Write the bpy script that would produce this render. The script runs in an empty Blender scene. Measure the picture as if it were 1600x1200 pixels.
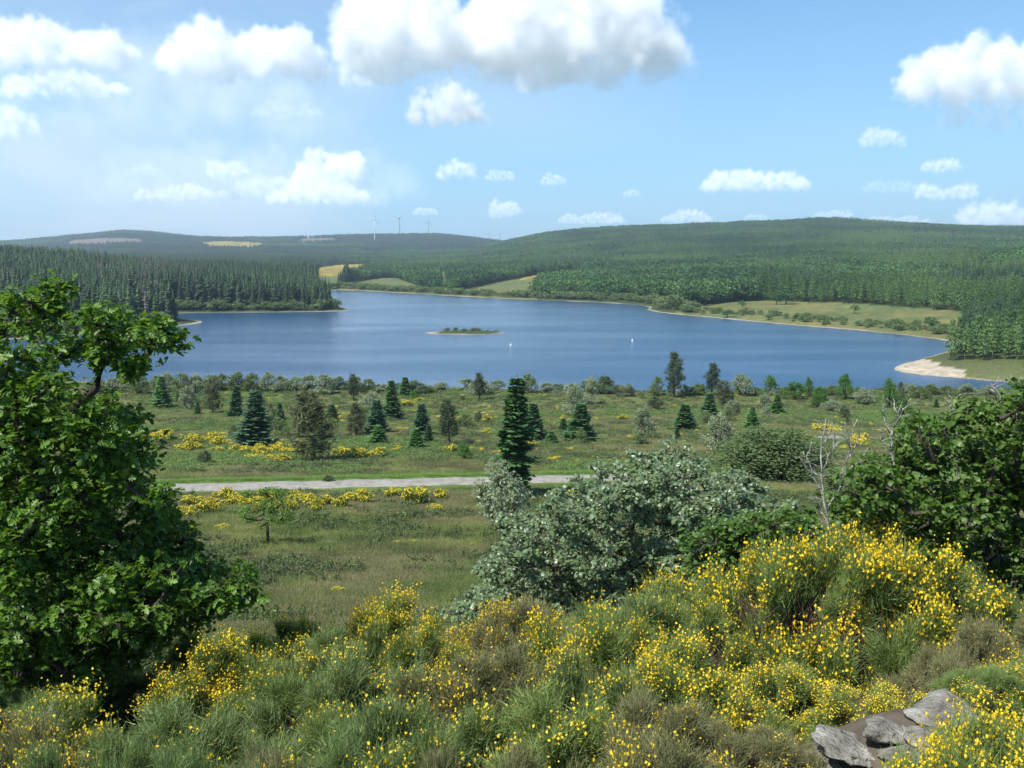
import bpy, math, random
import numpy as np
from mathutils import Vector

# ------------------------------------------------------------------ camera, sky, sun, exposure
sc = bpy.context.scene
COL = sc.collection
PITCH = math.atan(205 / 1500)
FPX = 1500.0
EYE = 30.0
cd = bpy.data.cameras.new('camera')
cam = bpy.data.objects.new('camera', cd)
COL.objects.link(cam)
cd.lens = 33.75
cd.sensor_width = 36
cd.clip_start = 0.05
cd.clip_end = 60000
cam.location = (0, 0, EYE)
cam.rotation_euler = (math.pi / 2 - PITCH, 0, 0)
sc.camera = cam

SUN_DIR = Vector((-0.44, -0.38, 0.85)).normalized()
world = bpy.data.worlds.new('World')
sc.world = world
world.use_nodes = True
wn, wl = world.node_tree.nodes, world.node_tree.links
bg = wn['Background']
sky = wn.new('ShaderNodeTexSky')
sky.sky_type = 'NISHITA'
sky.sun_disc = False
sky.sun_elevation = math.asin(SUN_DIR.z)
sky.sun_rotation = math.atan2(SUN_DIR.x, SUN_DIR.y)
sky.altitude = 1300
sky.air_density = 1.0
sky.dust_density = 0.1
sky.ozone_density = 3.0
bg.inputs[1].default_value = 0.094


def wnode(t, **kw):
    n = wn.new(t)
    for k, v in kw.items():
        setattr(n, k, v)
    return n


tc = wnode('ShaderNodeTexCoord')
sep = wnode('ShaderNodeSeparateXYZ')
wl.new(tc.outputs['Generated'], sep.inputs[0])
# pale blue air low over the horizon, the same all the way round
ramp = wnode('ShaderNodeValToRGB')
cr = ramp.color_ramp
cr.elements[0].position = 0.0
cr.elements[0].color = (1, 1, 1, 1)
cr.elements[1].position = 0.42
cr.elements[1].color = (0.0, 0.0, 0.0, 1)
e = cr.elements.new(0.10)
e.color = (0.66, 0.66, 0.66, 1)
e = cr.elements.new(0.24)
e.color = (0.3, 0.3, 0.3, 1)
wl.new(sep.outputs[2], ramp.inputs[0])
tint = wnode('ShaderNodeMix', data_type='RGBA', blend_type='MULTIPLY')
tint.inputs[0].default_value = 1.0
tint.inputs[7].default_value = (0.64, 1.05, 1.26, 1)
wl.new(sky.outputs[0], tint.inputs[6])
mx = wnode('ShaderNodeMix', data_type='RGBA')
mx.inputs[7].default_value = (3.3, 5.3, 7.0, 1)
wl.new(ramp.outputs[0], mx.inputs[0])
wl.new(tint.outputs[2], mx.inputs[6])
# thin high veil of cirrus, in drifts
mp = wnode('ShaderNodeMapping')
mp.inputs['Scale'].default_value = (2.2, 2.2, 7.0)
wl.new(tc.outputs['Generated'], mp.inputs[0])
nz = wnode('ShaderNodeTexNoise')
nz.inputs['Scale'].default_value = 1.3
nz.inputs['Detail'].default_value = 4
nz.inputs['Distortion'].default_value = 0.6
wl.new(mp.outputs[0], nz.inputs['Vector'])
vr = wnode('ShaderNodeMapRange')
vr.inputs[1].default_value = 0.38
vr.inputs[2].default_value = 0.66
vr.inputs[4].default_value = 0.62
wl.new(nz.outputs[0], vr.inputs[0])
side = wnode('ShaderNodeMapRange')
side.inputs[1].default_value = 0.18
side.inputs[2].default_value = -0.4
side.inputs[3].default_value = 0.04
side.inputs[4].default_value = 1.0
wl.new(sep.outputs[0], side.inputs[0])
vm = wnode('ShaderNodeMath', operation='MULTIPLY')
wl.new(vr.outputs[0], vm.inputs[0])
wl.new(side.outputs[0], vm.inputs[1])
mx2 = wnode('ShaderNodeMix', data_type='RGBA')
mx2.inputs[7].default_value = (6.6, 7.3, 8.0, 1)
wl.new(vm.outputs[0], mx2.inputs[0])
wl.new(mx.outputs[2], mx2.inputs[6])
wl.new(mx2.outputs[2], bg.inputs[0])

ld = bpy.data.lights.new('sun', 'SUN')
ld.energy = 4.8
ld.angle = math.radians(0.5)
ld.color = (1, 0.955, 0.88)
lo = bpy.data.objects.new('sun', ld)
COL.objects.link(lo)
lo.rotation_euler = SUN_DIR.to_track_quat('Z', 'Y').to_euler()
lo.location = (-60, -20, 120)

sc.view_settings.view_transform = 'Standard'
sc.view_settings.look = 'None'
sc.view_settings.exposure = 0.56
sc.view_settings.gamma = 1
cy = sc.cycles
cy.use_denoising = True
cy.max_bounces = 20
cy.diffuse_bounces = 3
cy.glossy_bounces = 2
cy.transmission_bounces = 3
cy.transparent_max_bounces = 8
cy.volume_bounces = 20
cy.volume_step_rate = 3
cy.caustics_reflective = False
cy.caustics_refractive = False

R = np.random.default_rng(7)
rnd = random.Random(7)

# ------------------------------------------------------------------ small maths helpers
cP, sP = math.cos(PITCH), math.sin(PITCH)


def row_tan(row):
    return np.tan(np.arctan((np.asarray(row, float) - 600) / FPX) + PITCH)


def at(px, row, Y):
    """the place at forward distance Y seen in that direction"""
    u = (600 - row) / FPX
    vx, vy, vz = (px - 800) / FPX, cP + u * sP, -sP + u * cP
    k = Y / vy
    return np.array([vx * k, Y, EYE + vz * k])


def project(x, y, z):
    h = EYE - z
    dep = y * cP + h * sP
    up = y * sP - h * cP
    return 800 + FPX * x / dep, 600 - FPX * up / dep


def hash2(ix, iy, s):
    n = (ix.astype(np.int64) * 374761393 + iy.astype(np.int64) * 668265263 + s * 144665) & 0x7fffffff
    n = ((n ^ (n >> 13)) * 1274126177) & 0x7fffffff
    n = (n ^ (n >> 16)) & 0xffff
    return n / 65535.0


def vnoise(x, y, s=0):
    x = np.asarray(x, float); y = np.asarray(y, float)
    ix, iy = np.floor(x), np.floor(y)
    fx, fy = x - ix, y - iy
    fx = fx * fx * (3 - 2 * fx); fy = fy * fy * (3 - 2 * fy)
    a = hash2(ix, iy, s); b = hash2(ix + 1, iy, s); c = hash2(ix, iy + 1, s); d = hash2(ix + 1, iy + 1, s)
    return (a * (1 - fx) + b * fx) * (1 - fy) + (c * (1 - fx) + d * fx) * fy


def fbm(x, y, s=0, o=4):
    t = 0; a = 0.5; k = 0
    for i in range(o):
        t = t + a * vnoise(x, y, s + i * 17); k += a
        x = x * 2.03 + 5.1; y = y * 2.03 + 1.7; a *= 0.5
    return t / k


def sstep(a, b, x):
    t = np.clip((x - a) / (b - a), 0, 1)
    return t * t * (3 - 2 * t)


def in_poly(px, py, poly):
    px = np.asarray(px, float); py = np.asarray(py, float)
    ins = np.zeros(px.shape, bool)
    n = len(poly)
    for i in range(n):
        x1, y1 = poly[i]; x2, y2 = poly[(i + 1) % n]
        if y1 == y2:
            continue
        c = ((y1 > py) != (y2 > py)) & (px < (x2 - x1) * (py - y1) / (y2 - y1) + x1)
        ins ^= c
    return ins


def poly_dist(px, py, poly):
    d = np.full(px.shape, 1e9)
    n = len(poly)
    for i in range(n):
        x1, y1 = poly[i]; x2, y2 = poly[(i + 1) % n]
        dx, dy = x2 - x1, y2 - y1
        t = np.clip(((px - x1) * dx + (py - y1) * dy) / (dx * dx + dy * dy + 1e-9), 0, 1)
        d = np.minimum(d, np.hypot(px - x1 - t * dx, py - y1 - t * dy))
    return d


# ------------------------------------------------------------------ the lie of the land
SHORE = [(1800, 613), (1500, 607), (1300, 609), (1000, 613), (700, 607), (400, 601), (150, 597), (-50, 590), (-200, 570),
         (-200, 540), (60, 528), (130, 524), (230, 512), (300, 507), (323, 503), (300, 499), (262, 496), (256, 490.5),
         (300, 488.5), (400, 488), (480, 487.2), (530, 486.5), (546, 484.5), (534, 480), (512, 470), (500, 460), (505, 453.5), (527, 453),
         (570, 454.5), (620, 457.5), (700, 462), (760, 465.5), (850, 469), (930, 472), (1000, 476.5), (1015, 480), (1010, 484.5),
         (1040, 489.5), (1100, 495), (1180, 502.5), (1250, 509), (1330, 515), (1400, 522), (1450, 528), (1487, 533.5), (1503, 538),
         (1492, 545), (1465, 553), (1440, 562), (1400, 571), (1391, 576), (1405, 581.5), (1450, 587), (1500, 591), (1560, 596), (1640, 600), (1800, 603)]
LAKE = []
for a_, b_ in SHORE:
    Y_ = EYE / row_tan(b_)
    p_ = at(a_, b_, Y_)
    LAKE.append((p_[0], p_[1]))
LAKE = np.array(LAKE)
_q = []
for i in range(len(LAKE)):                      # soften the corners
    a_, b_ = LAKE[i], LAKE[(i + 1) % len(LAKE)]
    _q += [a_ * .78 + b_ * .22, a_ * .22 + b_ * .78]
LAKE = _q

NEAR_D = [0, 1.5, 2.5, 3.5, 5.3, 6.8, 8.8, 11, 15, 20, 30, 40, 55, 66, 75, 90, 110, 150, 180, 212, 240]
near_z = [28.3, 28.0, 27.4, 27.05, 26.55, 26.1, 25.35, 24.4, 22.8, 21.2]
for d_, r_ in ((30, 960), (40, 893), (55, 825), (66, 782), (75, 757), (90, 728), (110, 703), (150, 662), (180, 637)):
    near_z.append(float(EYE - d_ * row_tan(r_)))
near_z += [0.9, 0.5]
FAR_D = [300, 400, 500, 600, 700, 850, 1000, 1200, 1500, 2000, 2500, 3000, 3500, 4000, 4500, 5000, 6000, 9000]
FAR = {
    -900: [4, 6, 9, 14, 20, 25, 27, 30, 35, 50, 60, 70, 75, 80, 85, 85, 80, 60],
    -200: [2, 4, 9, 15, 20, 22, 20, 18, 17, 22, 28, 38, 48, 60, 75, 84, 75, 50],
    0: [1, 2, 7, 13, 18, 19, 16, 12, 10, 15, 20, 28, 40, 55, 70, 80, 70, 40],
    100: [1, 2, 5, 10, 14, 15, 12, 9, 9, 14, 22, 32, 50, 78, 97, 90, 70, 40],
    200: [1, 1, 3, 6, 9, 10, 8, 7, 8, 14, 24, 38, 65, 105, 134, 122, 80, 40],
    300: [1, 1, 1, 3, 4, 5, 5, 6, 8, 13, 22, 36, 58, 85, 96, 88, 70, 40],
    380: [1, 1, 1, 1, 2, 3, 4, 5, 8, 13, 22, 36, 58, 80, 92, 86, 70, 40],
    450: [1, 1, 1, 1, 1, 2, 3, 5, 8, 13, 22, 35, 56, 80, 96, 90, 70, 40],
    600: [1, 1, 1, 1, 1, 1, 1.5, 2.5, 5, 12, 20, 33, 55, 85, 112, 98, 70, 40],
    700: [1, 1, 1, 1, 1, 2, 3, 4, 6, 12, 20, 32, 55, 84, 112, 98, 70, 40],
    765: [1, 1, 1, 1, 1.2, 2.5, 4, 5, 8, 17, 27, 40, 60, 76, 82, 78, 60, 40],
    800: [1, 1, 1, 1, 1.4, 3, 4.5, 7, 13, 30, 56, 60, 58, 58, 58, 58, 50, 40],
    850: [1, 1, 1, 1, 1.6, 4, 6, 9, 16, 40, 73, 74, 66, 60, 58, 58, 50, 40],
    950: [1, 1, 1, 1.2, 2.5, 5, 7.5, 12, 22, 52, 88, 85, 75, 66, 60, 58, 50, 40],
    1100: [1, 1, 1.3, 3, 5, 7.5, 10, 16, 29, 62, 96, 90, 80, 70, 62, 58, 50, 40],
    1200: [1, 1, 2.5, 4.5, 6.5, 9, 12, 19, 34, 69, 105, 97, 84, 72, 62, 58, 50, 40],
    1280: [1, 1, 4.3, 6, 8, 10.5, 14, 22, 38, 76, 113, 104, 88, 74, 62, 58, 50, 40],
    1400: [1, 1.7, 5, 7.5, 10, 13, 16, 23, 39, 73, 101, 95, 84, 72, 62, 58, 50, 40],
    1500: [1.2, 2.8, 6, 9, 12, 16, 19, 25, 39, 68, 91, 86, 78, 70, 62, 58, 50, 40],
    1600: [1.8, 4, 8.5, 13, 17, 22, 22, 25, 38, 65, 89, 85, 78, 70, 62, 58, 50, 40],
    1900: [4, 8, 13, 18, 23, 29, 30, 34, 45, 66, 86, 84, 78, 70, 62, 58, 50, 40],
    2600: [6, 10, 15, 20, 25, 30, 34, 40, 50, 66, 80, 80, 76, 70, 62, 58, 50, 40],
}
_cols = sorted(FAR)
_tc = np.array([(c - 800) / FPX * cP for c in _cols])
_ld = np.log(np.array(NEAR_D + FAR_D) + 3.0)
_tab = np.array([near_z + FAR[c] for c in _cols])
TT = np.linspace(_tc[0], _tc[-1], 420)
LL = np.linspace(_ld[0], _ld[-1], 420)
_a = np.array([np.interp(LL, _ld, r) for r in _tab])
GRID = np.array([np.interp(TT, _tc, _a[:, j]) for j in range(len(LL))]).T
_k = np.exp(-0.5 * (np.arange(-6, 7) / 2.6) ** 2); _k /= _k.sum()
_p = np.pad(GRID, ((6, 6), (0, 0)), 'edge')
GRID = sum(_k[i] * _p[i:i + GRID.shape[0]] for i in range(13))
_k = np.exp(-0.5 * (np.arange(-3, 4) / 1.3) ** 2); _k /= _k.sum()
_p = np.pad(GRID, ((0, 0), (3, 3)), 'edge')
GRID = sum(_k[i] * _p[:, i:i + GRID.shape[1]] for i in range(7))

road_pts = []
for a_, b_ in ((-500, 790), (-100, 777), (100, 769), (300, 761.5), (500, 757), (700, 752), (900, 747.5), (1100, 744), (1300, 743), (1700, 743), (2300, 746)):
    t = row_tan(b_)
    Ys = np.linspace(60, 90, 400)
    zz = np.interp(Ys, NEAR_D, near_z)
    j = np.argmin(np.abs(EYE - Ys * t - zz))
    p_ = at(a_, b_, Ys[j])
    road_pts.append((p_[0], p_[1]))
road_pts = np.array(road_pts)


def road_y(x):
    return np.interp(x, road_pts[:, 0], road_pts[:, 1])


def terrain(x, y, want_sd=False):
    x = np.asarray(x, float); y = np.asarray(y, float)
    r = np.hypot(x, y)
    D = np.maximum(y, 0.64 * r)
    t = np.clip(x / np.maximum(D, 0.5), TT[0], TT[-1])
    t = np.where(r < 3, t * r / 3, t)
    fi = (t - TT[0]) / (TT[1] - TT[0]); fj = (np.log(D + 3.0) - LL[0]) / (LL[1] - LL[0])
    fi = np.clip(fi, 0, len(TT) - 1.001); fj = np.clip(fj, 0, len(LL) - 1.001)
    i = fi.astype(int); j = fj.astype(int); fi = fi - i; fj = fj - j
    z = (GRID[i, j] * (1 - fi) + GRID[i + 1, j] * fi) * (1 - fj) + (GRID[i, j + 1] * (1 - fi) + GRID[i + 1, j + 1] * fi) * fj
    amp = np.interp(r, [0, 10, 25, 90, 200, 400, 1500, 4000], [.05, .12, .35, .35, .15, .5, 3.5, 8])
    z = z + amp * (fbm(x / np.maximum(6, r * .05).clip(6, 120).mean() if False else x / 9.0, y / 9.0, 3, 3) - .5) * sstep(0, 60, 260 - r)
    z = z + amp * 2 * (fbm(x / 170.0, y / 170.0, 9, 4) - .5) * sstep(230, 600, r)
    # low rocky knoll in front of the viewpoint, to the right
    z = z + .98 * np.exp(-((x - 2.1) / 1.1) ** 2 - ((y - 4.6) / .85) ** 2)
    # the track is graded level across its width
    ry = road_y(x)
    zr = np.interp(ry, NEAR_D, near_z)
    w = (1 - sstep(2.0, 4.6, np.abs(y - ry))) * (np.abs(x) < 110) * (y > 0)
    z = z * (1 - w) + (zr - .02) * w
    sd = poly_dist(x, y, LAKE)
    ins = in_poly(x, y, LAKE)
    sd = np.where(ins, -sd, sd)
    wob = (fbm(x / 14, y / 14, 21, 3) - .5) * 2.4 * sstep(200, 260, r)
    s2 = sd + wob
    z = np.where(s2 > 0, np.minimum(np.maximum(z, .35), .02 + .11 * s2 + .0009 * s2 * s2), np.maximum(-.06 + .12 * s2, -3))
    # the low island
    zi = .55 * (1 - ((x - ISL[0]) / 15.5) ** 2 - ((y - ISL[1]) / 10.0) ** 2 + (fbm(x / 5, y / 5, 40, 2) - .5) * .8)
    z = np.maximum(z, np.minimum(zi, .45))
    return (z, sd) if want_sd else z


_yi = EYE / float(row_tan(519.5))
ISL = at(730, 519.5, _yi)

_HY = np.exp(np.linspace(math.log(3.0), math.log(6500), 2600))


def hit(px, row):
    """where the line of sight meets the ground"""
    t = row_tan(row)
    p = at(px, row, 1.0)
    xs = _HY * p[0]
    zs = EYE - _HY * t
    zt = terrain(xs, _HY)
    k = np.argmax(zs <= zt)
    if k == 0:
        k = 1
    f = (zs[k - 1] - zt[k - 1]) / max(1e-6, (zs[k - 1] - zt[k - 1]) - (zs[k] - zt[k]))
    Y = _HY[k - 1] + f * (_HY[k] - _HY[k - 1])
    x = Y * p[0]
    return x, Y, float(terrain(np.array([x]), np.array([Y]))[0])


# ------------------------------------------------------------------ mesh helpers
def mesh(name, V, F, mats, smooth=False, mi=None):
    """V (n,3); F (m,k) all faces of one size"""
    V = np.asarray(V, np.float32); F = np.asarray(F, np.int32)
    m = bpy.data.meshes.new(name)
    m.vertices.add(len(V)); m.vertices.foreach_set('co', V.ravel())
    k = F.shape[1]
    m.loops.add(F.size); m.loops.foreach_set('vertex_index', F.ravel())
    m.polygons.add(len(F)); m.polygons.foreach_set('loop_start', np.arange(0, F.size, k, dtype=np.int32))
    try:
        m.polygons.foreach_set('loop_total', np.full(len(F), k, np.int32))
    except Exception:
        pass
    for x in (mats if isinstance(mats, (list, tuple)) else [mats]):
        m.materials.append(x)
    if mi is not None:
        m.polygons.foreach_set('material_index', np.asarray(mi, np.int32))
    if smooth:
        m.polygons.foreach_set('use_smooth', np.ones(len(F), bool))
    m.update(calc_edges=True)
    m.validate()
    return m


def obj(name, data, parent=None, loc=None):
    o = bpy.data.objects.new(name, data)
    COL.objects.link(o)
    if parent is not None:
        o.parent = parent
    if loc is not None:
        o.location = [float(v) for v in loc]
    return o


def tag(o, label, cat, group=None, kind=None):
    if label:
        o['label'] = label
    if cat:
        o['category'] = cat
    if group:
        o['group'] = group
    if kind:
        o['kind'] = kind
    return o


def join(parts):
    Vs, Fs, n = [], [], 0
    for V, F in parts:
        Vs.append(V); Fs.append(np.asarray(F) + n); n += len(V)
    return np.concatenate(Vs), np.concatenate(Fs)


def norm(v):
    return v / np.maximum(np.linalg.norm(v, axis=-1, keepdims=True), 1e-9)


def tube(pts, rad, n=5):
    """triangulated tapering tube along a polyline"""
    pts = np.asarray(pts, float); rad = np.asarray(rad, float)
    d = norm(np.gradient(pts, axis=0))
    ref = np.where(np.abs(d[:, 2:3]) > .9, np.array([[1., 0, 0]]), np.array([[0, 0, 1.]]))
    a = norm(np.cross(d, ref)); b = np.cross(d, a)
    th = np.arange(n) * 2 * np.pi / n
    V = pts[:, None] + rad[:, None, None] * (np.cos(th)[None, :, None] * a[:, None] + np.sin(th)[None, :, None] * b[:, None])
    V = V.reshape(-1, 3)
    F = []
    for i in range(len(pts) - 1):
        for k in range(n):
            p, q = i * n + k, i * n + (k + 1) % n
            F += [(p, q, q + n), (p, q + n, p + n)]
    e = (len(pts) - 1) * n
    for k in range(1, n - 1):
        F.append((e, e + k, e + k + 1))
    return V, np.array(F)


def frames(N, rng=R):
    """random in-plane axes for normals N"""
    r = norm(rng.normal(size=N.shape))
    a = norm(np.cross(N, r)); b = np.cross(N, a)
    return a, b


def stamp(P, A, B, N, size, T, TF):
    """stamp template T (k,3), faces TF, at points P in frames A,B,N"""
    size = np.broadcast_to(np.asarray(size, float), (len(P),))
    V = P[:, None] + size[:, None, None] * (T[None, :, 0:1] * A[:, None] + T[None, :, 1:2] * B[:, None] + T[None, :, 2:3] * N[:, None])
    k = len(T)
    F = (np.asarray(TF)[None] + (np.arange(len(P)) * k)[:, None, None]).reshape(-1, 3)
    return V.reshape(-1, 3), F


RHOMB = np.array([(-.5, 0, 0), (0, -.32, .06), (.5, 0, -.05), (0, .32, .06)]); RHOMB_F = [(0, 1, 2), (0, 2, 3)]
_l = [(0, 0), (.12, -.10), (.34, -.30), (.30, -.12), (.62, -.34), (.58, -.12), (.85, -.18), (1.05, 0), (.85, .18), (.58, .12), (.62, .34), (.30, .12), (.34, .30), (.12, .10)]
LOBED = np.array([(x - .45, y * 1.25, abs(y) * .35 - .25 * (x - .45) ** 2) for x, y in _l] + [(0.05, 0, -.02)])
LOBED_F = [(i, (i + 1) % 14, 14) for i in range(14)]
_l = [(0, 0), (.2, -.26), (.55, -.34), (.86, -.2), (1.05, 0), (.86, .2), (.55, .34), (.2, .26)]
OVAL = np.array([(x - .5, y, abs(y) * .4 - .2 * (x - .5) ** 2) for x, y in _l]); OVAL_F = [(0, 1, 7), (1, 2, 6), (1, 6, 7), (2, 3, 5), (2, 5, 6), (3, 4, 5)]


# ------------------------------------------------------------------ materials
def mat(name):
    m = bpy.data.materials.new(name)
    m.use_nodes = True
    nt = m.node_tree
    nt.nodes.clear()
    out = nt.nodes.new('ShaderNodeOutputMaterial')
    return m, nt.nodes, nt.links, out


def N_(nodes, t, **kw):
    n = nodes.new(t)
    for k, v in kw.items():
        setattr(n, k, v)
    return n


def foliage(name, cols, trans=.3, rough=.55, spec=.3, back=None, patch=0):
    m, n, l, out = mat(name)
    geo = N_(n, 'ShaderNodeNewGeometry'); oi = N_(n, 'ShaderNodeObjectInfo')
    mixf = N_(n, 'ShaderNodeMath', operation='MULTIPLY_ADD')
    l.new(geo.outputs['Random Per Island'], mixf.inputs[0]); mixf.inputs[1].default_value = .62
    hlf = N_(n, 'ShaderNodeMath', operation='MULTIPLY'); l.new(oi.outputs['Random'], hlf.inputs[0]); hlf.inputs[1].default_value = .38
    l.new(hlf.outputs[0], mixf.inputs[2])
    rp = N_(n, 'ShaderNodeValToRGB')
    k = len(cols)
    for i, c in enumerate(cols):
        e = rp.color_ramp.elements[i] if i < 2 else rp.color_ramp.elements.new(i / (k - 1))
        e.position = i / (k - 1)
    for i, c in enumerate(cols):
        rp.color_ramp.elements[i].color = (*c, 1)
    if patch:
        # whole stands differ in tone, so the colour also follows where the plant grows
        pn = N_(n, 'ShaderNodeTexNoise'); pn.inputs['Scale'].default_value = patch; pn.inputs['Detail'].default_value = 5
        l.new(oi.outputs['Location'], pn.inputs['Vector'])
        pm = N_(n, 'ShaderNodeMapRange'); pm.inputs[1].default_value = .35; pm.inputs[2].default_value = .65; pm.inputs[3].default_value = -.5; pm.inputs[4].default_value = .5
        l.new(pn.outputs[0], pm.inputs[0])
        pa = N_(n, 'ShaderNodeMath', operation='ADD', use_clamp=True); l.new(mixf.outputs[0], pa.inputs[0]); l.new(pm.outputs[0], pa.inputs[1])
        l.new(pa.outputs[0], rp.inputs[0])
    else:
        l.new(mixf.outputs[0], rp.inputs[0])
    col = rp.outputs[0]
    if back:
        bm = N_(n, 'ShaderNodeMix', data_type='RGBA'); bm.inputs[7].default_value = (*back, 1)
        l.new(geo.outputs['Backfacing'], bm.inputs[0]); l.new(col, bm.inputs[6]); col = bm.outputs[2]
    pb = N_(n, 'ShaderNodeBsdfPrincipled')
    pb.inputs['Roughness'].default_value = rough
    pb.inputs['Specular IOR Level'].default_value = spec
    l.new(col, pb.inputs['Base Color'])
    if trans > 0:
        tr = N_(n, 'ShaderNodeBsdfTranslucent')
        br = N_(n, 'ShaderNodeMix', data_type='RGBA', blend_type='MULTIPLY'); br.inputs[0].default_value = 1
        br.inputs[7].default_value = (1.25, 1.2, .55, 1)
        l.new(col, br.inputs[6]); l.new(br.outputs[2], tr.inputs[0])
        ms = N_(n, 'ShaderNodeMixShader'); ms.inputs[0].default_value = trans
        l.new(pb.outputs[0], ms.inputs[1]); l.new(tr.outputs[0], ms.inputs[2]); l.new(ms.outputs[0], out.inputs[0])
    else:
        l.new(pb.outputs[0], out.inputs[0])
    return m


def rocky(name, cols, scale, rough=.85, bump=.4, bscale=None):
    m, n, l, out = mat(name)
    tcn = N_(n, 'ShaderNodeTexCoord')
    nz = N_(n, 'ShaderNodeTexNoise'); nz.inputs['Scale'].default_value = scale; nz.inputs['Detail'].default_value = 8; nz.inputs['Roughness'].default_value = .65
    l.new(tcn.outputs['Object'], nz.inputs['Vector'])
    rp = N_(n, 'ShaderNodeValToRGB')
    k = len(cols)
    for i in range(k - 2):
        rp.color_ramp.elements.new(.5)
    for i, c in enumerate(cols):
        rp.color_ramp.elements[i].position = .3 + .4 * i / (k - 1)
        rp.color_ramp.elements[i].color = (*c, 1)
    l.new(nz.outputs[0], rp.inputs[0])
    pb = N_(n, 'ShaderNodeBsdfPrincipled'); pb.inputs['Roughness'].default_value = rough; pb.inputs['Specular IOR Level'].default_value = .25
    l.new(rp.outputs[0], pb.inputs['Base Color'])
    n2 = N_(n, 'ShaderNodeTexNoise'); n2.inputs['Scale'].default_value = bscale or scale * 4; n2.inputs['Detail'].default_value = 6
    l.new(tcn.outputs['Object'], n2.inputs['Vector'])
    bp = N_(n, 'ShaderNodeBump'); bp.inputs['Strength'].default_value = bump; bp.inputs['Distance'].default_value = .05
    l.new(n2.outputs[0], bp.inputs['Height']); l.new(bp.outputs[0], pb.inputs['Normal'])
    l.new(pb.outputs[0], out.inputs[0])
    return m


M = {}
M['spruce'] = foliage('spruce_needles', [(0.041, 0.105, 0.036), (0.083, 0.187, 0.059), (0.128, 0.254, 0.083)], .15, .6)
M['spruce_blue'] = foliage('blue_spruce_needles', [(0.049, 0.112, 0.062), (0.091, 0.183, 0.097), (0.125, 0.231, 0.125)], .15, .6)
M['spruce_bright'] = foliage('young_conifer_needles', [(0.066, 0.158, 0.04), (0.119, 0.264, 0.064), (0.158, 0.33, 0.088)], .25, .6)
M['pine'] = foliage('pine_needles', [(0.066, 0.088, 0.036), (0.116, 0.138, 0.061), (0.165, 0.171, 0.085)], .2, .6)
M['darkpine'] = foliage('dark_pine_needles', [(0.039, 0.065, 0.031), (0.072, 0.111, 0.051), (0.104, 0.143, 0.072)], .15, .6)
M['far_conifer'] = foliage('far_conifer_needles', [(0.017, 0.043, 0.018), (0.034, 0.072, 0.026), (0.058, 0.108, 0.037)], .12, .6, patch=.010)
M['far_pine'] = foliage('hill_pine_needles', [(0.034, 0.081, 0.026), (0.081, 0.161, 0.045), (0.155, 0.247, 0.073)], .2, .6, patch=.0045)
M['far_broad'] = foliage('far_broadleaf', [(0.03, 0.074, 0.025), (0.057, 0.128, 0.037), (0.101, 0.196, 0.056)], .25, .6, patch=.010)
M['dead_conifer'] = foliage('bare_conifer_twigs', [(.075, .068, .06), (.11, .095, .085)], 0, .8)
M['bush'] = foliage('willow_leaves', [(0.088, 0.138, 0.048), (0.143, 0.209, 0.079), (0.198, 0.259, 0.109)], .35, .6)
M['silver'] = foliage('silvery_leaves', [(.11, .16, .085), (.18, .24, .13), (.27, .32, .2)], .25, .5, back=(.42, .47, .36))
M['alder'] = foliage('alder_leaves', [(.05, .13, .022), (.09, .21, .038), (.13, .27, .055)], .4, .5)
M['darkbush'] = foliage('dark_scrub_leaves', [(0.065, 0.091, 0.043), (0.104, 0.137, 0.064)], .25, .6)
M['whitebeam'] = foliage('whitebeam_leaves', [(.085, .14, .06), (.13, .20, .09), (.2, .26, .14)], .2, .42, .5, back=(.5, .55, .44))
M['oak'] = foliage('lobed_leaves', [(0.054, 0.125, 0.017), (0.102, 0.208, 0.028), (0.166, 0.297, 0.043), (0.238, 0.368, 0.071)], .42, .42, .4)
M['dark_oak'] = foliage('dark_glossy_leaves', [(0.039, 0.088, 0.017), (0.077, 0.149, 0.024), (0.132, 0.22, 0.041)], .35, .42, .35)
M['broom'] = foliage('broom_stems', [(0.115, 0.178, 0.046), (0.184, 0.259, 0.075), (0.241, 0.31, 0.103)], .25, .65)
M['broom_blue'] = foliage('grey_green_broom_stems', [(0.112, 0.179, 0.058), (0.174, 0.246, 0.087), (0.23, 0.297, 0.118)], .25, .65)
M['broom_brown'] = foliage('faded_broom_stems', [(0.146, 0.146, 0.062), (0.207, 0.213, 0.095), (0.269, 0.252, 0.129)], .2, .7)
M['twig'] = foliage('dry_brown_twigs', [(.06, .045, .026), (.11, .08, .05), (.18, .14, .095)], 0, .8)
M['flower'] = foliage('yellow_petals', [(.72, .50, .015), (.86, .64, .025), (.9, .74, .08)], .3, .5)
M['flower_deep'] = foliage('deep_yellow_petals', [(.58, .44, .015), (.70, .56, .03), (.80, .68, .06)], .25, .5)
M['grass'] = foliage('heath_grass_blades', [(0.081, 0.127, 0.034), (0.149, 0.196, 0.055), (0.253, 0.265, 0.103)], .3, .7, patch=.22)
M['verge'] = foliage('verge_grass_blades', [(.10, .18, .035), (.14, .25, .05), (.19, .28, .07)], .3, .7)
M['heather'] = foliage('heather_stems', [(0.081, 0.09, 0.037), (0.144, 0.15, 0.06), (0.213, 0.2, 0.1)], .2, .8, patch=.25)
M['fern'] = foliage('bracken_fronds', [(.12, .2, .055), (.17, .26, .085), (.21, .3, .11)], .35, .7)
M['bark'] = rocky('grey_bark', [(.05, .04, .03), (.11, .09, .07)], 9, .9, .8)
M['darkbark'] = rocky('dark_bark', [(.03, .024, .018), (.08, .065, .05)], 9, .9, .8)
M['white_bark'] = rocky('bleached_bark', [(.10, .09, .075), (.34, .32, .29), (.52, .5, .46)], 14, .8, .5)
M['granite'] = rocky('lichen_granite', [(.05, .045, .035), (.17, .16, .135), (.27, .26, .22), (.48, .47, .44)], 5.5, .95, 1, 30)
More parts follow.
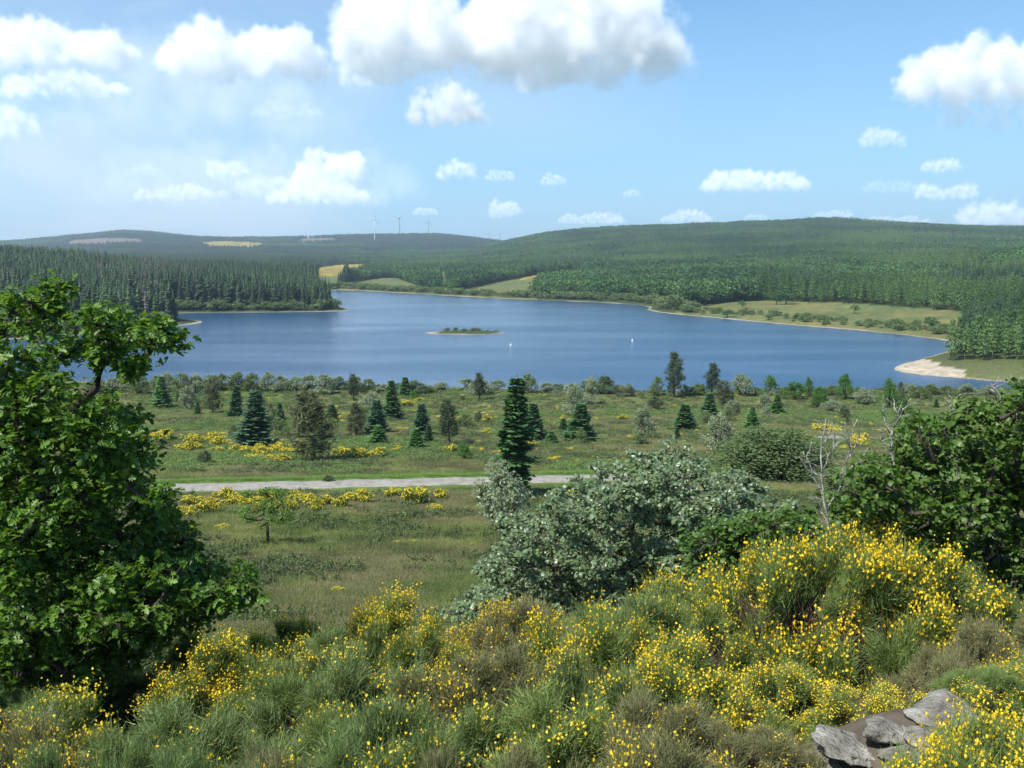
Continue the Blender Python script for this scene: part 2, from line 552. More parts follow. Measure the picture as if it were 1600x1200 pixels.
M['white'] = rocky('white_paint', [(.72, .72, .72), (.8, .8, .8)], 3, .4, .05)
M['grey_paint'] = rocky('pale_grey_paint', [(.22, .24, .27), (.28, .30, .33)], 3, .4, .05)
M['wall'] = rocky('pale_render', [(.6, .58, .54), (.72, .7, .66)], .5, .9, .1)
M['roof'] = rocky('pale_sheet_roof', [(.55, .56, .58), (.65, .66, .68)], .6, .5, .1)
M['dark'] = rocky('dark_opening', [(.02, .02, .02), (.04, .04, .04)], 1, .5, .0)


# ------------------------------------------------------------------ terrain
FIELDS = [
    [(1045, 492), (1085, 478), (1150, 471), (1205, 470), (1250, 472), (1330, 474), (1400, 479), (1500, 486), (1510, 505), (1492, 536), (1300, 515), (1100, 496)],
    [(700, 466), (706, 455), (735, 450), (770, 442), (815, 434), (905, 429), (903, 436), (862, 441), (842, 450), (838, 470)],
    [(528, 456), (530, 446), (560, 439), (600, 434), (622, 435), (645, 444), (665, 452), (700, 456), (700, 466)],
    [(684, 456), (686, 424), (702, 424), (704, 456)],
    [(495, 452), (497, 420), (525, 415), (582, 414), (575, 424), (540, 434), (528, 450)],
]
YELLOW = [[(495, 432), (497, 418), (525, 414), (585, 412), (575, 422), (540, 430)],
          [(812, 437), (830, 430), (906, 427.5), (904, 433), (850, 437)],
          [(306, 379), (350, 376.5), (408, 379), (414, 387), (380, 390), (330, 389)]]
BARE = [[(95, 384), (115, 375), (160, 372), (215, 373), (230, 379), (190, 381), (120, 385)],
        [(1035, 411), (1060, 407), (1150, 406), (1152, 412)], [(455, 378), (480, 372), (520, 372), (530, 377), (480, 380)]]


def azimuths():
    a = list(np.linspace(-math.radians(36), math.radians(36), 620))
    lo_, hi_ = a[0], a[-1]
    rest = np.linspace(hi_, lo_ + 2 * math.pi, 74)[1:-1]
    return np.array(a + list(rest))


AZ = azimuths()
RR = np.exp(np.linspace(math.log(0.8), math.log(9500), 560))
g_a, g_r = np.meshgrid(AZ, RR, indexing='ij')
gx, gy = (g_r * np.sin(g_a)).ravel(), (g_r * np.cos(g_a)).ravel()
gz, gsd = terrain(gx, gy, True)
na, nr = len(AZ), len(RR)
V = np.stack([gx, gy, gz], 1)
V = np.vstack([V, [[0, 0, 28.3]]])
ii, jj = np.meshgrid(np.arange(na), np.arange(nr - 1), indexing='ij')
i2 = (ii + 1) % na
F = np.stack([ii * nr + jj, ii * nr + jj + 1, i2 * nr + jj + 1, i2 * nr + jj], -1).reshape(-1, 4)
# zone colours: what grows or lies there
ppx, ppy = project(gx, np.maximum(gy, 1), gz)
vis = gy > 1
c = np.zeros((len(V), 4), np.float32); c[:, 3] = 1
heath = np.array([.14, .14, .058]); soil = np.array([.11, .092, .068]); meadow = np.array([.115, .15, .06])
ffloor = np.array([.05, .07, .026]); yell = np.array([.26, .21, .05]); bare = np.array([.16, .13, .095]); green = np.array([.10, .145, .042])
nn = fbm(gx / 11, gy / 11, 60, 4)[:, None]; n3 = fbm(gx / 3.2, gy / 3.2, 70, 4)[:, None]
col = heath * (1 - nn) * 1.0 + green * nn
pale = sstep(.56, .7, n3)
col = col * (1 - pale * .5) + np.array([.15, .14, .085]) * pale * .5
w = (1 - sstep(9, 14, np.hypot(gx, gy)))[:, None]
col = col * (1 - w) + soil * w
farz = sstep(215, 300, np.maximum(gy, 0.64 * np.hypot(gx, gy)))[:, None]
col = col * (1 - farz) + ffloor * farz
for poly in FIELDS:
    k = in_poly(ppx, ppy, poly) & vis & (gy > 300)
    col[k] = (meadow * (.6 + .55 * nn) + np.array([.045, .022, .0]) * pale + np.array([.03, .008, 0]) * sstep(.45, .6, fbm(gx / 25, gy / 25, 63, 3))[:, None])[k]
for poly in YELLOW:
    k = in_poly(ppx, ppy + (vnoise(gx / 30, gy / 30, 5) - .5) * 2, poly) & vis & (gy > 300)
    col[k] = (yell * (.6 + .8 * vnoise(gx / 9, gy / 9, 8)[:, None]))[k]
for poly in BARE:
    k = in_poly(ppx, ppy, poly) & vis & (gy > 300)
    col[k] = bare
k = in_poly(ppx + (fbm(gx / 4, gy / 4, 7, 3) - .5) * 60, ppy + (fbm(gx / 3, gy / 3, 6, 3) - .5) * 12, [(1380, 566), (1420, 561), (1450, 564), (1480, 573), (1520, 586), (1500, 600), (1380, 594)]) & vis & (gy > 220)
col[k] = (np.array([.40, .35, .26]) * (.75 + .5 * vnoise(gx / 1.5, gy / 1.5, 12)[:, None]))[k]
ry = road_y(gx)
k = (1 - sstep(3.2, 6.5, np.abs(gy - ry - .6)))[:, None] * (gy > 0)[:, None]
col = col * (1 - k) + np.array([.09, .145, .035]) * k
c[:-1, :3] = col; c[-1, :3] = soil

m, n, l, out = mat('ground')
at_ = N_(n, 'ShaderNodeAttribute', attribute_name='zone')
geo = N_(n, 'ShaderNodeNewGeometry')
sx = N_(n, 'ShaderNodeSeparateXYZ'); l.new(geo.outputs['Position'], sx.inputs[0])
na1 = N_(n, 'ShaderNodeTexNoise'); na1.inputs['Scale'].default_value = .9; na1.inputs['Detail'].default_value = 9; na1.inputs['Roughness'].default_value = .7
l.new(geo.outputs['Position'], na1.inputs['Vector'])
mr = N_(n, 'ShaderNodeMapRange'); mr.inputs[1].default_value = .3; mr.inputs[2].default_value = .7; mr.inputs[3].default_value = .55; mr.inputs[4].default_value = 1.45
l.new(na1.outputs[0], mr.inputs[0])
mm = N_(n, 'ShaderNodeMix', data_type='RGBA', blend_type='MULTIPLY'); mm.inputs[0].default_value = 1
l.new(at_.outputs['Color'], mm.inputs[6]); l.new(mr.outputs[0], mm.inputs[7])
ns = N_(n, 'ShaderNodeTexNoise'); ns.inputs['Scale'].default_value = .035; ns.inputs['Detail'].default_value = 5
l.new(geo.outputs['Position'], ns.inputs['Vector'])
zz = N_(n, 'ShaderNodeMath', operation='MULTIPLY_ADD'); zz.inputs[1].default_value = .75
l.new(ns.outputs[0], zz.inputs[0]); l.new(sx.outputs[2], zz.inputs[2])
sm = N_(n, 'ShaderNodeMapRange'); sm.inputs[1].default_value = .36; sm.inputs[2].default_value = .60; sm.inputs[3].default_value = 1; sm.inputs[4].default_value = 0
l.new(zz.outputs[0], sm.inputs[0])
sand = N_(n, 'ShaderNodeValToRGB'); sand.color_ramp.elements[0].color = (.22, .185, .125, 1); sand.color_ramp.elements[1].color = (.46, .40, .30, 1)
sand.color_ramp.elements[0].position = .35; sand.color_ramp.elements[1].position = .65
l.new(na1.outputs[0], sand.inputs[0])
m3 = N_(n, 'ShaderNodeMix', data_type='RGBA'); l.new(sm.outputs[0], m3.inputs[0]); l.new(mm.outputs[2], m3.inputs[6]); l.new(sand.outputs[0], m3.inputs[7])
pb = N_(n, 'ShaderNodeBsdfPrincipled'); pb.inputs['Roughness'].default_value = .95; pb.inputs['Specular IOR Level'].default_value = .1
l.new(m3.outputs[2], pb.inputs['Base Color'])
nb = N_(n, 'ShaderNodeTexNoise'); nb.inputs['Scale'].default_value = 2.5; nb.inputs['Detail'].default_value = 8; l.new(geo.outputs['Position'], nb.inputs['Vector'])
bp = N_(n, 'ShaderNodeBump'); bp.inputs['Strength'].default_value = .8; bp.inputs['Distance'].default_value = .25
l.new(nb.outputs[0], bp.inputs['Height']); l.new(bp.outputs[0], pb.inputs['Normal']); l.new(pb.outputs[0], out.inputs[0])
M['ground'] = m
gm = mesh('ground', V, F, m, smooth=True)
ca = gm.color_attributes.new('zone', 'FLOAT_COLOR', 'POINT')
ca.data.foreach_set('color', c.ravel())
ground = obj('ground', gm)
tag(ground, 'rolling heath and hills around the reservoir, sand along the waterline', None, kind='structure')
_c0 = []
for i in range(na):
    _c0.append((na * nr, i * nr, ((i + 1) % na) * nr))
# small summit cap in the middle of the polar sheet
cap = mesh('summit_ground', V[[na * nr] + [i * nr for i in range(na)]], [(0, (i + 1) % na + 1, i + 1) for i in range(na)], m)
cca = cap.color_attributes.new('zone', 'FLOAT_COLOR', 'POINT')
cca.data.foreach_set('color', np.tile(np.array([*soil, 1], np.float32), len(cap.vertices)))
tag(obj('summit_ground', cap), 'bare hilltop soil under the viewpoint', None, kind='structure')

# ------------------------------------------------------------------ water
lk = np.array(LAKE)
x0, x1, y0, y1 = lk[:, 0].min() - 25, lk[:, 0].max() + 25, lk[:, 1].min() - 20, lk[:, 1].max() + 25
m, n, l, out = mat('lake_water')
geo = N_(n, 'ShaderNodeNewGeometry')
pb = N_(n, 'ShaderNodeBsdfPrincipled'); pb.inputs['Base Color'].default_value = (.012, .062, .15, 1); pb.inputs['Roughness'].default_value = .14; pb.inputs['IOR'].default_value = 1.33
mp_ = N_(n, 'ShaderNodeMapping'); mp_.inputs['Scale'].default_value = (1.1, .55, 1); mp_.inputs['Rotation'].default_value = (0, 0, .35); l.new(geo.outputs['Position'], mp_.inputs[0])
w1 = N_(n, 'ShaderNodeTexNoise'); w1.inputs['Scale'].default_value = .9; w1.inputs['Detail'].default_value = 5; w1.inputs['Roughness'].default_value = .6; l.new(mp_.outputs[0], w1.inputs['Vector'])
gp = N_(n, 'ShaderNodeTexNoise'); gp.inputs['Scale'].default_value = .016; gp.inputs['Detail'].default_value = 4; mp2 = N_(n, 'ShaderNodeMapping'); mp2.inputs['Scale'].default_value = (.55, 2.2, 1); mp2.inputs['Rotation'].default_value = (0, 0, -.25); l.new(geo.outputs['Position'], mp2.inputs[0]); l.new(mp2.outputs[0], gp.inputs['Vector'])
gr = N_(n, 'ShaderNodeMapRange'); gr.inputs[1].default_value = .35; gr.inputs[2].default_value = .65; gr.inputs[3].default_value = .3; gr.inputs[4].default_value = 1.0; l.new(gp.outputs[0], gr.inputs[0])
bp = N_(n, 'ShaderNodeBump'); bp.inputs['Distance'].default_value = .5; l.new(w1.outputs[0], bp.inputs['Height']); l.new(gr.outputs[0], bp.inputs['Strength'])
l.new(bp.outputs[0], pb.inputs['Normal']); l.new(pb.outputs[0], out.inputs[0])
nx, ny = 24, 24
gxs, gys = np.meshgrid(np.linspace(x0, x1, nx), np.linspace(y0, y1, ny))
WV = np.stack([gxs.ravel(), gys.ravel(), np.zeros(nx * ny)], 1)
WF = [(j * nx + i, j * nx + i + 1, (j + 1) * nx + i + 1, (j + 1) * nx + i) for j in range(ny - 1) for i in range(nx - 1)]
# keep the sheet off land that lies below or far from the shore
wc = np.array([[WV[f_, 0].mean(), WV[f_, 1].mean()] for f_ in [list(q) for q in WF]])
dd = poly_dist(wc[:, 0], wc[:, 1], LAKE); ii_ = in_poly(wc[:, 0], wc[:, 1], LAKE)
WF = [f_ for f_, d_, i_ in zip(WF, dd, ii_) if i_ or d_ < 60]
water = obj('lake_water', mesh('lake_water', WV, WF, m))
tag(water, 'wind-rippled blue water of the reservoir', None, kind='structure')

# ------------------------------------------------------------------ road
m = rocky('pale_gravel', [(.17, .155, .125), (.26, .245, .215), (.33, .315, .285)], 1.6, .95, .5, 8)
xs = np.linspace(-85, float(at(1165, 744, 78)[0]), 220)
offs = [-1.35, -1.15, 0, 1.15, 1.35]; dz = [-.05, .03, .10, .03, -.05]
RV = []
for x_ in xs:
    yy = float(road_y(x_)); z_ = float(np.interp(yy, NEAR_D, near_z))
    wv = .12 * math.sin(x_ * .9) + .1 * math.sin(x_ * 2.3)
    for k, (o_, d_) in enumerate(zip(offs, dz)):
        RV.append((x_, yy + o_ + (wv if k != 2 else 0), z_ + d_))
RF = [(i * 5 + k, (i + 1) * 5 + k, (i + 1) * 5 + k + 1, i * 5 + k + 1) for i in range(len(xs) - 1) for k in range(4)]
tag(obj('road', mesh('road', RV, RF, m, smooth=True)), 'pale gravel track running across the heath', None, kind='structure')

# ------------------------------------------------------------------ plant shapes (all returned as V, F at unit size)
def conifer_far(seed, layers=10, flaps=8, width=.2, power=.85, bare=.08):
    r = np.random.default_rng(seed); V = []; F = []
    for i in range(layers):
        f = i / (layers - 1)
        z = bare + (1 - bare) * (f * .96)
        rad = width * (1 - f) ** power + .012
        for k in range(flaps):
            a = 2 * math.pi * (k + r.random()) / flaps
            rr = rad * r.uniform(.65, 1.2); dr = rr * r.uniform(.25, .6); wd = rr * r.uniform(.3, .5)
            ca, sa = math.cos(a), math.sin(a)
            top = z + (.9 / layers) * (1 - f) + .03
            b = len(V)
            V += [(0, 0, top), (ca * rr * .8 - sa * wd, sa * rr * .8 + ca * wd, z - dr * .5), (ca * rr * 1.1, sa * rr * 1.1, z - dr), (ca * rr * .8 + sa * wd, sa * rr * .8 - ca * wd, z - dr * .5)]
            F += [(b, b + 1, b + 2), (b, b + 2, b + 3)]
    b = len(V); V += [(.012, 0, 0), (-.006, .01, 0), (-.006, -.01, 0), (0, 0, 1)]; F += [(b, b + 1, b + 3), (b + 1, b + 2, b + 3), (b + 2, b, b + 3)]
    return np.array(V), np.array(F)


def blob_leaves(C, rad, n, size, rng, up=.35, flat=1.0, shell=.55):
    """leaf-sized rhombi through the volume of several clumps; C (k,3) rad (k,)"""
    k = len(C); idx = rng.integers(0, k, n)
    d = norm(rng.normal(size=(n, 3)))
    q = rng.random(n) ** (1 - shell)
    P = C[idx] + d * (rad[idx] * q)[:, None] * np.array([1, 1, flat])
    N = norm(d * .7 + rng.normal(size=(n, 3)) * .6 + np.array([0, 0, up]))
    A, B = frames(N, rng)
    return stamp(P, A, B, N, size * rng.uniform(.6, 1.3, n), RHOMB, RHOMB_F)


def broad_far(seed):
    r = np.random.default_rng(seed)
    C = []; rad = []
    for i in range(16):
        a = r.random() * 6.28; q = r.random() ** .5 * .3
        C.append((math.cos(a) * q, math.sin(a) * q, .35 + .42 * r.random() * (1 - q))); rad.append(r.uniform(.13, .21))
    V, F = blob_leaves(np.array(C), np.array(rad), 330, .11, r, shell=.8)
    t = tube([(0, 0, 0), (0, 0, .5)], [.03, .02], 4)
    return join([(V, F), t])


def spruce(seed, width=.24, dens=1.0, droop=.25, ragged=.2):
    """conifer of tiered boughs; returns crown, trunk"""
    r = np.random.default_rng(seed)
    P = []; A = []; B = []; Nn = []; S = []
    z = .05
    while z < .97:
        f = z
        rad = width * (1 - f) ** .8 * r.uniform(1 - ragged, 1 + ragged * .6) + .01
        nb = int(6 + 6 * (1 - f))
        a0 = r.random() * 6.28
        for k in range(nb):
            a = a0 + 6.283 * (k + r.uniform(-.25, .25)) / nb
            L = rad * r.uniform(.5, 1.2)
            steps = max(3, int(L / .028 * dens))
            out_ = np.array([math.cos(a), math.sin(a), 0]); side_ = np.array([-math.sin(a), math.cos(a), 0])
            zz_ = z + r.uniform(-.008, .008)
            for s in range(1, steps + 1):
                u = s / steps
                base = out_ * L * u + np.array([0, 0, zz_ - droop * L * u + .22 * L * u * u * u])
                wd = .04 * (1.15 - u) + .022 + .05 * (1 - f) * (1 - u)
                for sg in (-1, 1, 0):
                    tip = out_ * (.6 if sg else 1) + side_ * sg * .9 + np.array([0, 0, r.uniform(-.35, .25)])
                    tip /= np.linalg.norm(tip)
                    nrm = norm(np.array([0, 0, 1.]) + r.normal(size=3) * .35); nrm -= tip * (nrm @ tip); nrm /= np.linalg.norm(nrm)
                    P.append(base + tip * wd * .5); A.append(tip); B.append(np.cross(nrm, tip)); Nn.append(nrm); S.append(wd * 1.25)
        z += r.uniform(.032, .048) * (1.15 - .5 * f)
    T = np.array([(-.5, -.12, 0), (.05, -.3, -.05), (.6, 0, .0), (.05, .3, -.05), (-.5, .12, 0)])
    V, F = stamp(np.array(P), np.array(A), np.array(B), np.array(Nn), np.array(S), T, [(0, 1, 4), (1, 3, 4), (1, 2, 3)])
    lead = tube([(0, 0, .9), (0, 0, 1.0)], [.006, .002], 4)
    return join([(V, F), lead]), tube([(0, 0, -.03), (0, 0, .5), (0, 0, .97)], [.016, .010, .003], 6)


def pine(seed, bare=.12, width=.3):
    r = np.random.default_rng(seed)
    C = []; rad = []; limbs = [tube([(0, 0, -.03), (.01, 0, .5), (0, .01, .93)], [.022, .014, .004], 6)]
    z = bare
    while z < .97:
        nb = 5 if z < .8 else 3
        a0 = r.random() * 6.28
        for k in range(nb):
            a = a0 + 6.28 * k / nb + r.uniform(-.4, .4)
            L = width * (1 - z) ** .45 * r.uniform(.45, 1.05) * (1 if z > bare + .1 else .8)
            tip = np.array([math.cos(a) * L, math.sin(a) * L, z + L * .35])
            C += [tip, tip * .62 + np.array([0, 0, z * .38 - .005])]; rad += [r.uniform(.05, .085), r.uniform(.045, .07)]
            limbs.append(tube([(0, 0, z), tip * .6 + np.array([0, 0, .38 * z]), tip], [.008, .005, .002], 4))
        z += r.uniform(.06, .09)
    C = np.array(C); rad = np.array(rad)
    n = 4200; idx = r.integers(0, len(C), n)
    d = norm(r.normal(size=(n, 3)) + np.array([0, 0, .4]))
    P = C[idx] + d * (rad[idx] * r.random(n) ** .5)[:, None]
    out_ = norm(d + r.normal(size=(n, 3)) * .3); A, B = frames(out_, r)
    T = np.array([(0, -.10, -.5), (0, .10, -.5), (0, 0, .6)])
    V, F = stamp(P, A, B, out_, .055 * r.uniform(.7, 1.3, n), T, [(0, 1, 2)])
    return (V, F), join(limbs)


def bush(seed, n=2600, leaf=.05, kind='round', w=.5, m=34):
    """dome of clumps from the ground up; radius w, height 1"""
    r = np.random.default_rng(seed)
    C = []; rad = []
    for i in range(m):
        a = r.random() * 6.28
        e = r.random() ** .7
        if kind == 'round':
            q = w * .72 * (1 - e ** 2.2) ** .5
        elif kind == 'tree':
            q = w * .8 * math.sin(math.pi * min(1, .18 + e * .8)) ** .8
        else:
            q = w * .75 * (1 - e) ** .7 + .03
        q *= r.uniform(.55, 1.08)
        C.append((math.cos(a) * q, math.sin(a) * q, .12 + e * .74 * r.uniform(.85, 1.08))); rad.append(r.uniform(.1, .17) * (1.25 - .5 * e))
    V, F = blob_leaves(np.array(C), np.array(rad), n, leaf, r, shell=.6)
    st = []
    for i in range(0, m, 2):
        c_ = np.array(C[i]); st.append(tube([(c_[0] * .12, c_[1] * .12, -.04), (c_[0] * .5, c_[1] * .5, c_[2] * .55), c_], [.014, .009, .003], 4))
    return (V, F), join(st)


def broom_small(seed):
    """broom clump seen from afar: green spray, and blossom on its outside"""
    r = np.random.default_rng(seed)
    C = []
    for i in range(14):
        a = r.random() * 6.28; q = .42 * r.random() ** .5
        C.append((math.cos(a) * q, math.sin(a) * q, .2 + .5 * r.random() * (1 - q)))
    C = np.array(C); rad = r.uniform(.15, .26, 14)
    n = 700; idx = r.integers(0, 14, n); d = norm(r.normal(size=(n, 3)) + [0, 0, .3])
    P = C[idx] + d * (rad[idx] * r.random(n) ** .6)[:, None]
    o_ = norm(d * .6 + r.normal(size=(n, 3)) * .3 + [0, 0, .8]); A, B = frames(o_, r)
    T = np.array([(0, -.12, -.5), (0, .12, -.5), (0, 0, .5)])
    g = stamp(P, A, B, o_, .2 * r.uniform(.7, 1.3, n), T, [(0, 1, 2)])
    n = 430; idx = r.integers(0, 14, n); d = norm(r.normal(size=(n, 3)) + [0, 0, .75])
    P = C[idx] + d * (rad[idx] * r.uniform(.9, 1.12, n))[:, None]
    N2 = norm(d + r.normal(size=(n, 3)) * .6); A, B = frames(N2, r)
    y = stamp(P, A, B, N2, .085 * r.uniform(.6, 1.3, n), RHOMB, RHOMB_F)
    return g, y


FLT = np.array([(-.5, 0, 0), (0, -.42, .18), (.5, 0, 0), (0, .42, .18), (0, 0, -.35)]); FLF = [(0, 1, 4), (1, 2, 4), (2, 3, 4), (3, 0, 4)]


BTOP = []


def broom_near(seed, lumps=34, per=10, blades=310, spread=.55):
    """rounded bush of many small brush-like sprays"""
    r = np.random.default_rng(seed)
    a = r.random(lumps) * 6.283; e = np.arcsin(r.uniform(-.02, 1, lumps) ** .9)
    q = r.uniform(.62, .98, lumps)
    LC = np.stack([np.cos(a) * np.cos(e) * spread * q, np.sin(a) * np.cos(e) * spread * q, .16 + .66 * np.sin(e) * q], 1)
    LD = norm(np.stack([np.cos(a) * np.cos(e) * .8, np.sin(a) * np.cos(e) * .8, np.sin(e) * .6 + .55], 1))
    lr = r.uniform(.11, .19, lumps)
    li = np.repeat(np.arange(lumps), per); tufts = len(li)
    D = norm(LD[li] + r.normal(size=(tufts, 3)) * .55)
    Cx = LC[li] + D * (lr[li] * r.uniform(.6, 1.0, tufts))[:, None]
    n = tufts * blades; idx = np.repeat(np.arange(tufts), blades)
    sz = r.uniform(.75, 1.25, tufts)[idx]
    base = Cx[idx] - D[idx] * (r.uniform(-.01, .11, n) * sz)[:, None] + r.normal(size=(n, 3)) * .024 * sz[:, None]
    dr = norm(D[idx] + r.normal(size=(n, 3)) * .46 + np.array([0, 0, .08]))
    L = r.uniform(.03, .07, n) * sz
    sidev = norm(np.cross(dr, r.normal(size=(n, 3))))
    wd = r.uniform(.0013, .0022, n)[:, None]
    v = np.stack([base - sidev * wd, base + sidev * wd, base + dr * L[:, None]], 1)
    green = (v.reshape(-1, 3), np.arange(n * 3).reshape(-1, 3))
    BTOP.append(float(np.percentile(v[:, 2, 2], 99.0)))
    st = []
    for i in range(0, tufts, 4):
        c_ = Cx[i] - D[i] * .06
        mid = c_ * np.array([.5, .5, .5]) + r.normal(size=3) * .04
        st.append(tube([(c_[0] * .08, c_[1] * .08, -.06), mid, c_], [.011, .007, .003], 3))
    n = 3600; th = r.random(n) * 6.283; qq = r.random(n) ** .5 * spread * .8  # brown twig blades added inside the bush to give it a shaded interior
    base = np.stack([np.cos(th) * qq * .7, np.sin(th) * qq * .7, r.uniform(0, .5, n)], 1)
    dr = norm(np.stack([np.cos(th) * .9, np.sin(th) * .9, np.full(n, .7)], 1) + r.normal(size=(n, 3)) * .45)
    L = r.uniform(.08, .24, n)[:, None]; sidev = norm(np.cross(dr, r.normal(size=(n, 3)))); w_ = .0024
    V2 = np.stack([base - sidev * w_, base + sidev * w_, base + dr * L], 1).reshape(-1, 3); F2 = np.arange(n * 3).reshape(-1, 3)
    wood = join(st + [(V2, F2)])

    def flowers(frac, per_):
        ph = r.random(lumps) * .5 + np.sin(e) * .5
        pick = np.argsort(-ph)[:max(2, int(lumps * frac))]
        tsel = np.where(np.isin(li, pick) & (r.random(tufts) < .8))[0]
        m_ = len(tsel) * per_; ix = np.repeat(tsel, per_)
        P = Cx[ix] + D[ix] * r.uniform(.0, .085, m_)[:, None] + r.normal(size=(m_, 3)) * .028
        k_ = int(m_ * .03) + 14; i3 = r.integers(0, tufts, k_)
        P = np.vstack([P, Cx[i3] + D[i3] * r.uniform(0, .1, k_)[:, None] + r.normal(size=(k_, 3)) * .03])
        N2 = norm(r.normal(size=(len(P), 3)) + np.array([0, 0, .4])); A, B = frames(N2, r)
        return stamp(P, A, B, N2, .0155 * r.uniform(.6, 1.25, len(P)), FLT, FLF)
    return green, wood, [flowers(.10, 7), flowers(.30, 18), flowers(.72, 30)]


def pine_far(seed):
    r = np.random.default_rng(seed)
    n = 560
    z = .22 + .76 * r.random(n) ** .85; f = (z - .22) / .78
    lay = .5 + .5 * np.sin(z * 46 + r.random() * 6)
    rad = (.21 * (1 - f) ** .55 * (.65 + .45 * lay) + .012) * r.uniform(.55, 1.05, n)
    a = r.random(n) * 6.283
    P = np.stack([np.cos(a) * rad, np.sin(a) * rad, z + rad * .15], 1)
    N = norm(np.stack([np.cos(a) * .5, np.sin(a) * .5, np.full(n, .8)], 1) + r.normal(size=(n, 3)) * .45)
    out_ = np.stack([np.cos(a), np.sin(a), np.full(n, .1)], 1)
    A = norm(out_ - N * np.sum(out_ * N, 1, keepdims=True)); B = np.cross(N, A)
    V, F = stamp(P, A, B, N, .060 * r.uniform(.7, 1.3, n) * (1.15 - .5 * f), RHOMB, RHOMB_F)
    return join([(V, F), tube([(0, 0, 0), (.01, 0, .5), (0, 0, .97)], [.016, .011, .003], 4)])


# ------------------------------------------------------------------ shared plant meshes
def pack(name, vf, mt):
    return mesh(name, vf[0], vf[1], mt)


PROTO = {}


def proto(key, builder, crown_name, wood_name, cm, wm, k=3, **kw):
    PROTO[key] = []
    for i in range(k):
        cvf, wvf = builder(i * 13 + len(key), **kw)
        PROTO[key].append((crown_name, pack(crown_name, cvf, cm), wood_name, pack(wood_name, wvf, wm)))


proto('spruce', spruce, 'crown', 'trunk', M['spruce'], M['darkbark'], 3, width=.25)
proto('bluespruce', spruce, 'crown', 'trunk', M['spruce_blue'], M['darkbark'], 2, width=.30, ragged=.25)
proto('brightspruce', spruce, 'crown', 'trunk', M['spruce_bright'], M['darkbark'], 2, width=.33, ragged=.3)
proto('tallspruce', spruce, 'crown', 'trunk', M['spruce'], M['darkbark'], 1, width=.21, ragged=.5, droop=.4)
proto('pine', pine, 'crown', 'trunk', M['pine'], M['bark'], 3)
proto('darkpine', pine, 'crown', 'trunk', M['darkpine'], M['darkbark'], 2, bare=.2, width=.27)
proto('silver', bush, 'crown', 'stems', M['silver'], M['bark'], 3, n=3000, leaf=.05)
proto('willow', bush, 'crown', 'stems', M['bush'], M['bark'], 4, n=2600, leaf=.05)
proto('alder', bush, 'crown', 'stems', M['alder'], M['darkbark'], 2, n=3000, leaf=.045, kind='cone')
proto('broadleaf', bush, 'crown', 'stems', M['alder'], M['darkbark'], 2, n=3000, leaf=.05, kind='tree')
proto('roundbush', bush, 'crown', 'stems', M['bush'], M['bark'], 1, n=16000, leaf=.026, m=110)
proto('darkbush', bush, 'crown', 'stems', M['darkbush'], M['darkbark'], 2, n=2600, leaf=.05)


def plant(name, kind, label, cat, x, y, z, h, w, group=None, v=None):
    """a thing: Empty at the foot, crown and wood as its parts; h height, w width in metres"""
    p = PROTO[kind][(v if v is not None else rnd.randrange(99)) % len(PROTO[kind])]
    t = obj(name, None, loc=(x, y, z))
    tag(t, label, cat, group)
    base_w = {'spruce': .40, 'bluespruce': .50, 'brightspruce': .54, 'tallspruce': .36, 'pine': .58, 'darkpine': .56}.get(kind, 1.0)
    s = w / base_w
    t.scale = (s, s, h)
    t.rotation_euler = (rnd.uniform(-.06, .06), rnd.uniform(-.06, .06), rnd.random() * 6.28)
    obj(p[0], p[1], t); obj(p[2], p[3], t)
    return t


def plant_px(name, kind, label, cat, px, brow, trow, wpx, group=None, v=None):
    x, y, z = hit(px, brow)
    top = EYE - y * float(row_tan(trow))
    h = max(.4, top - z)
    w = wpx / FPX * (y * cP + (EYE - z) * sP)
    return plant(name, kind, label, cat, x, y, z - .05, h + .05, w, group, v)


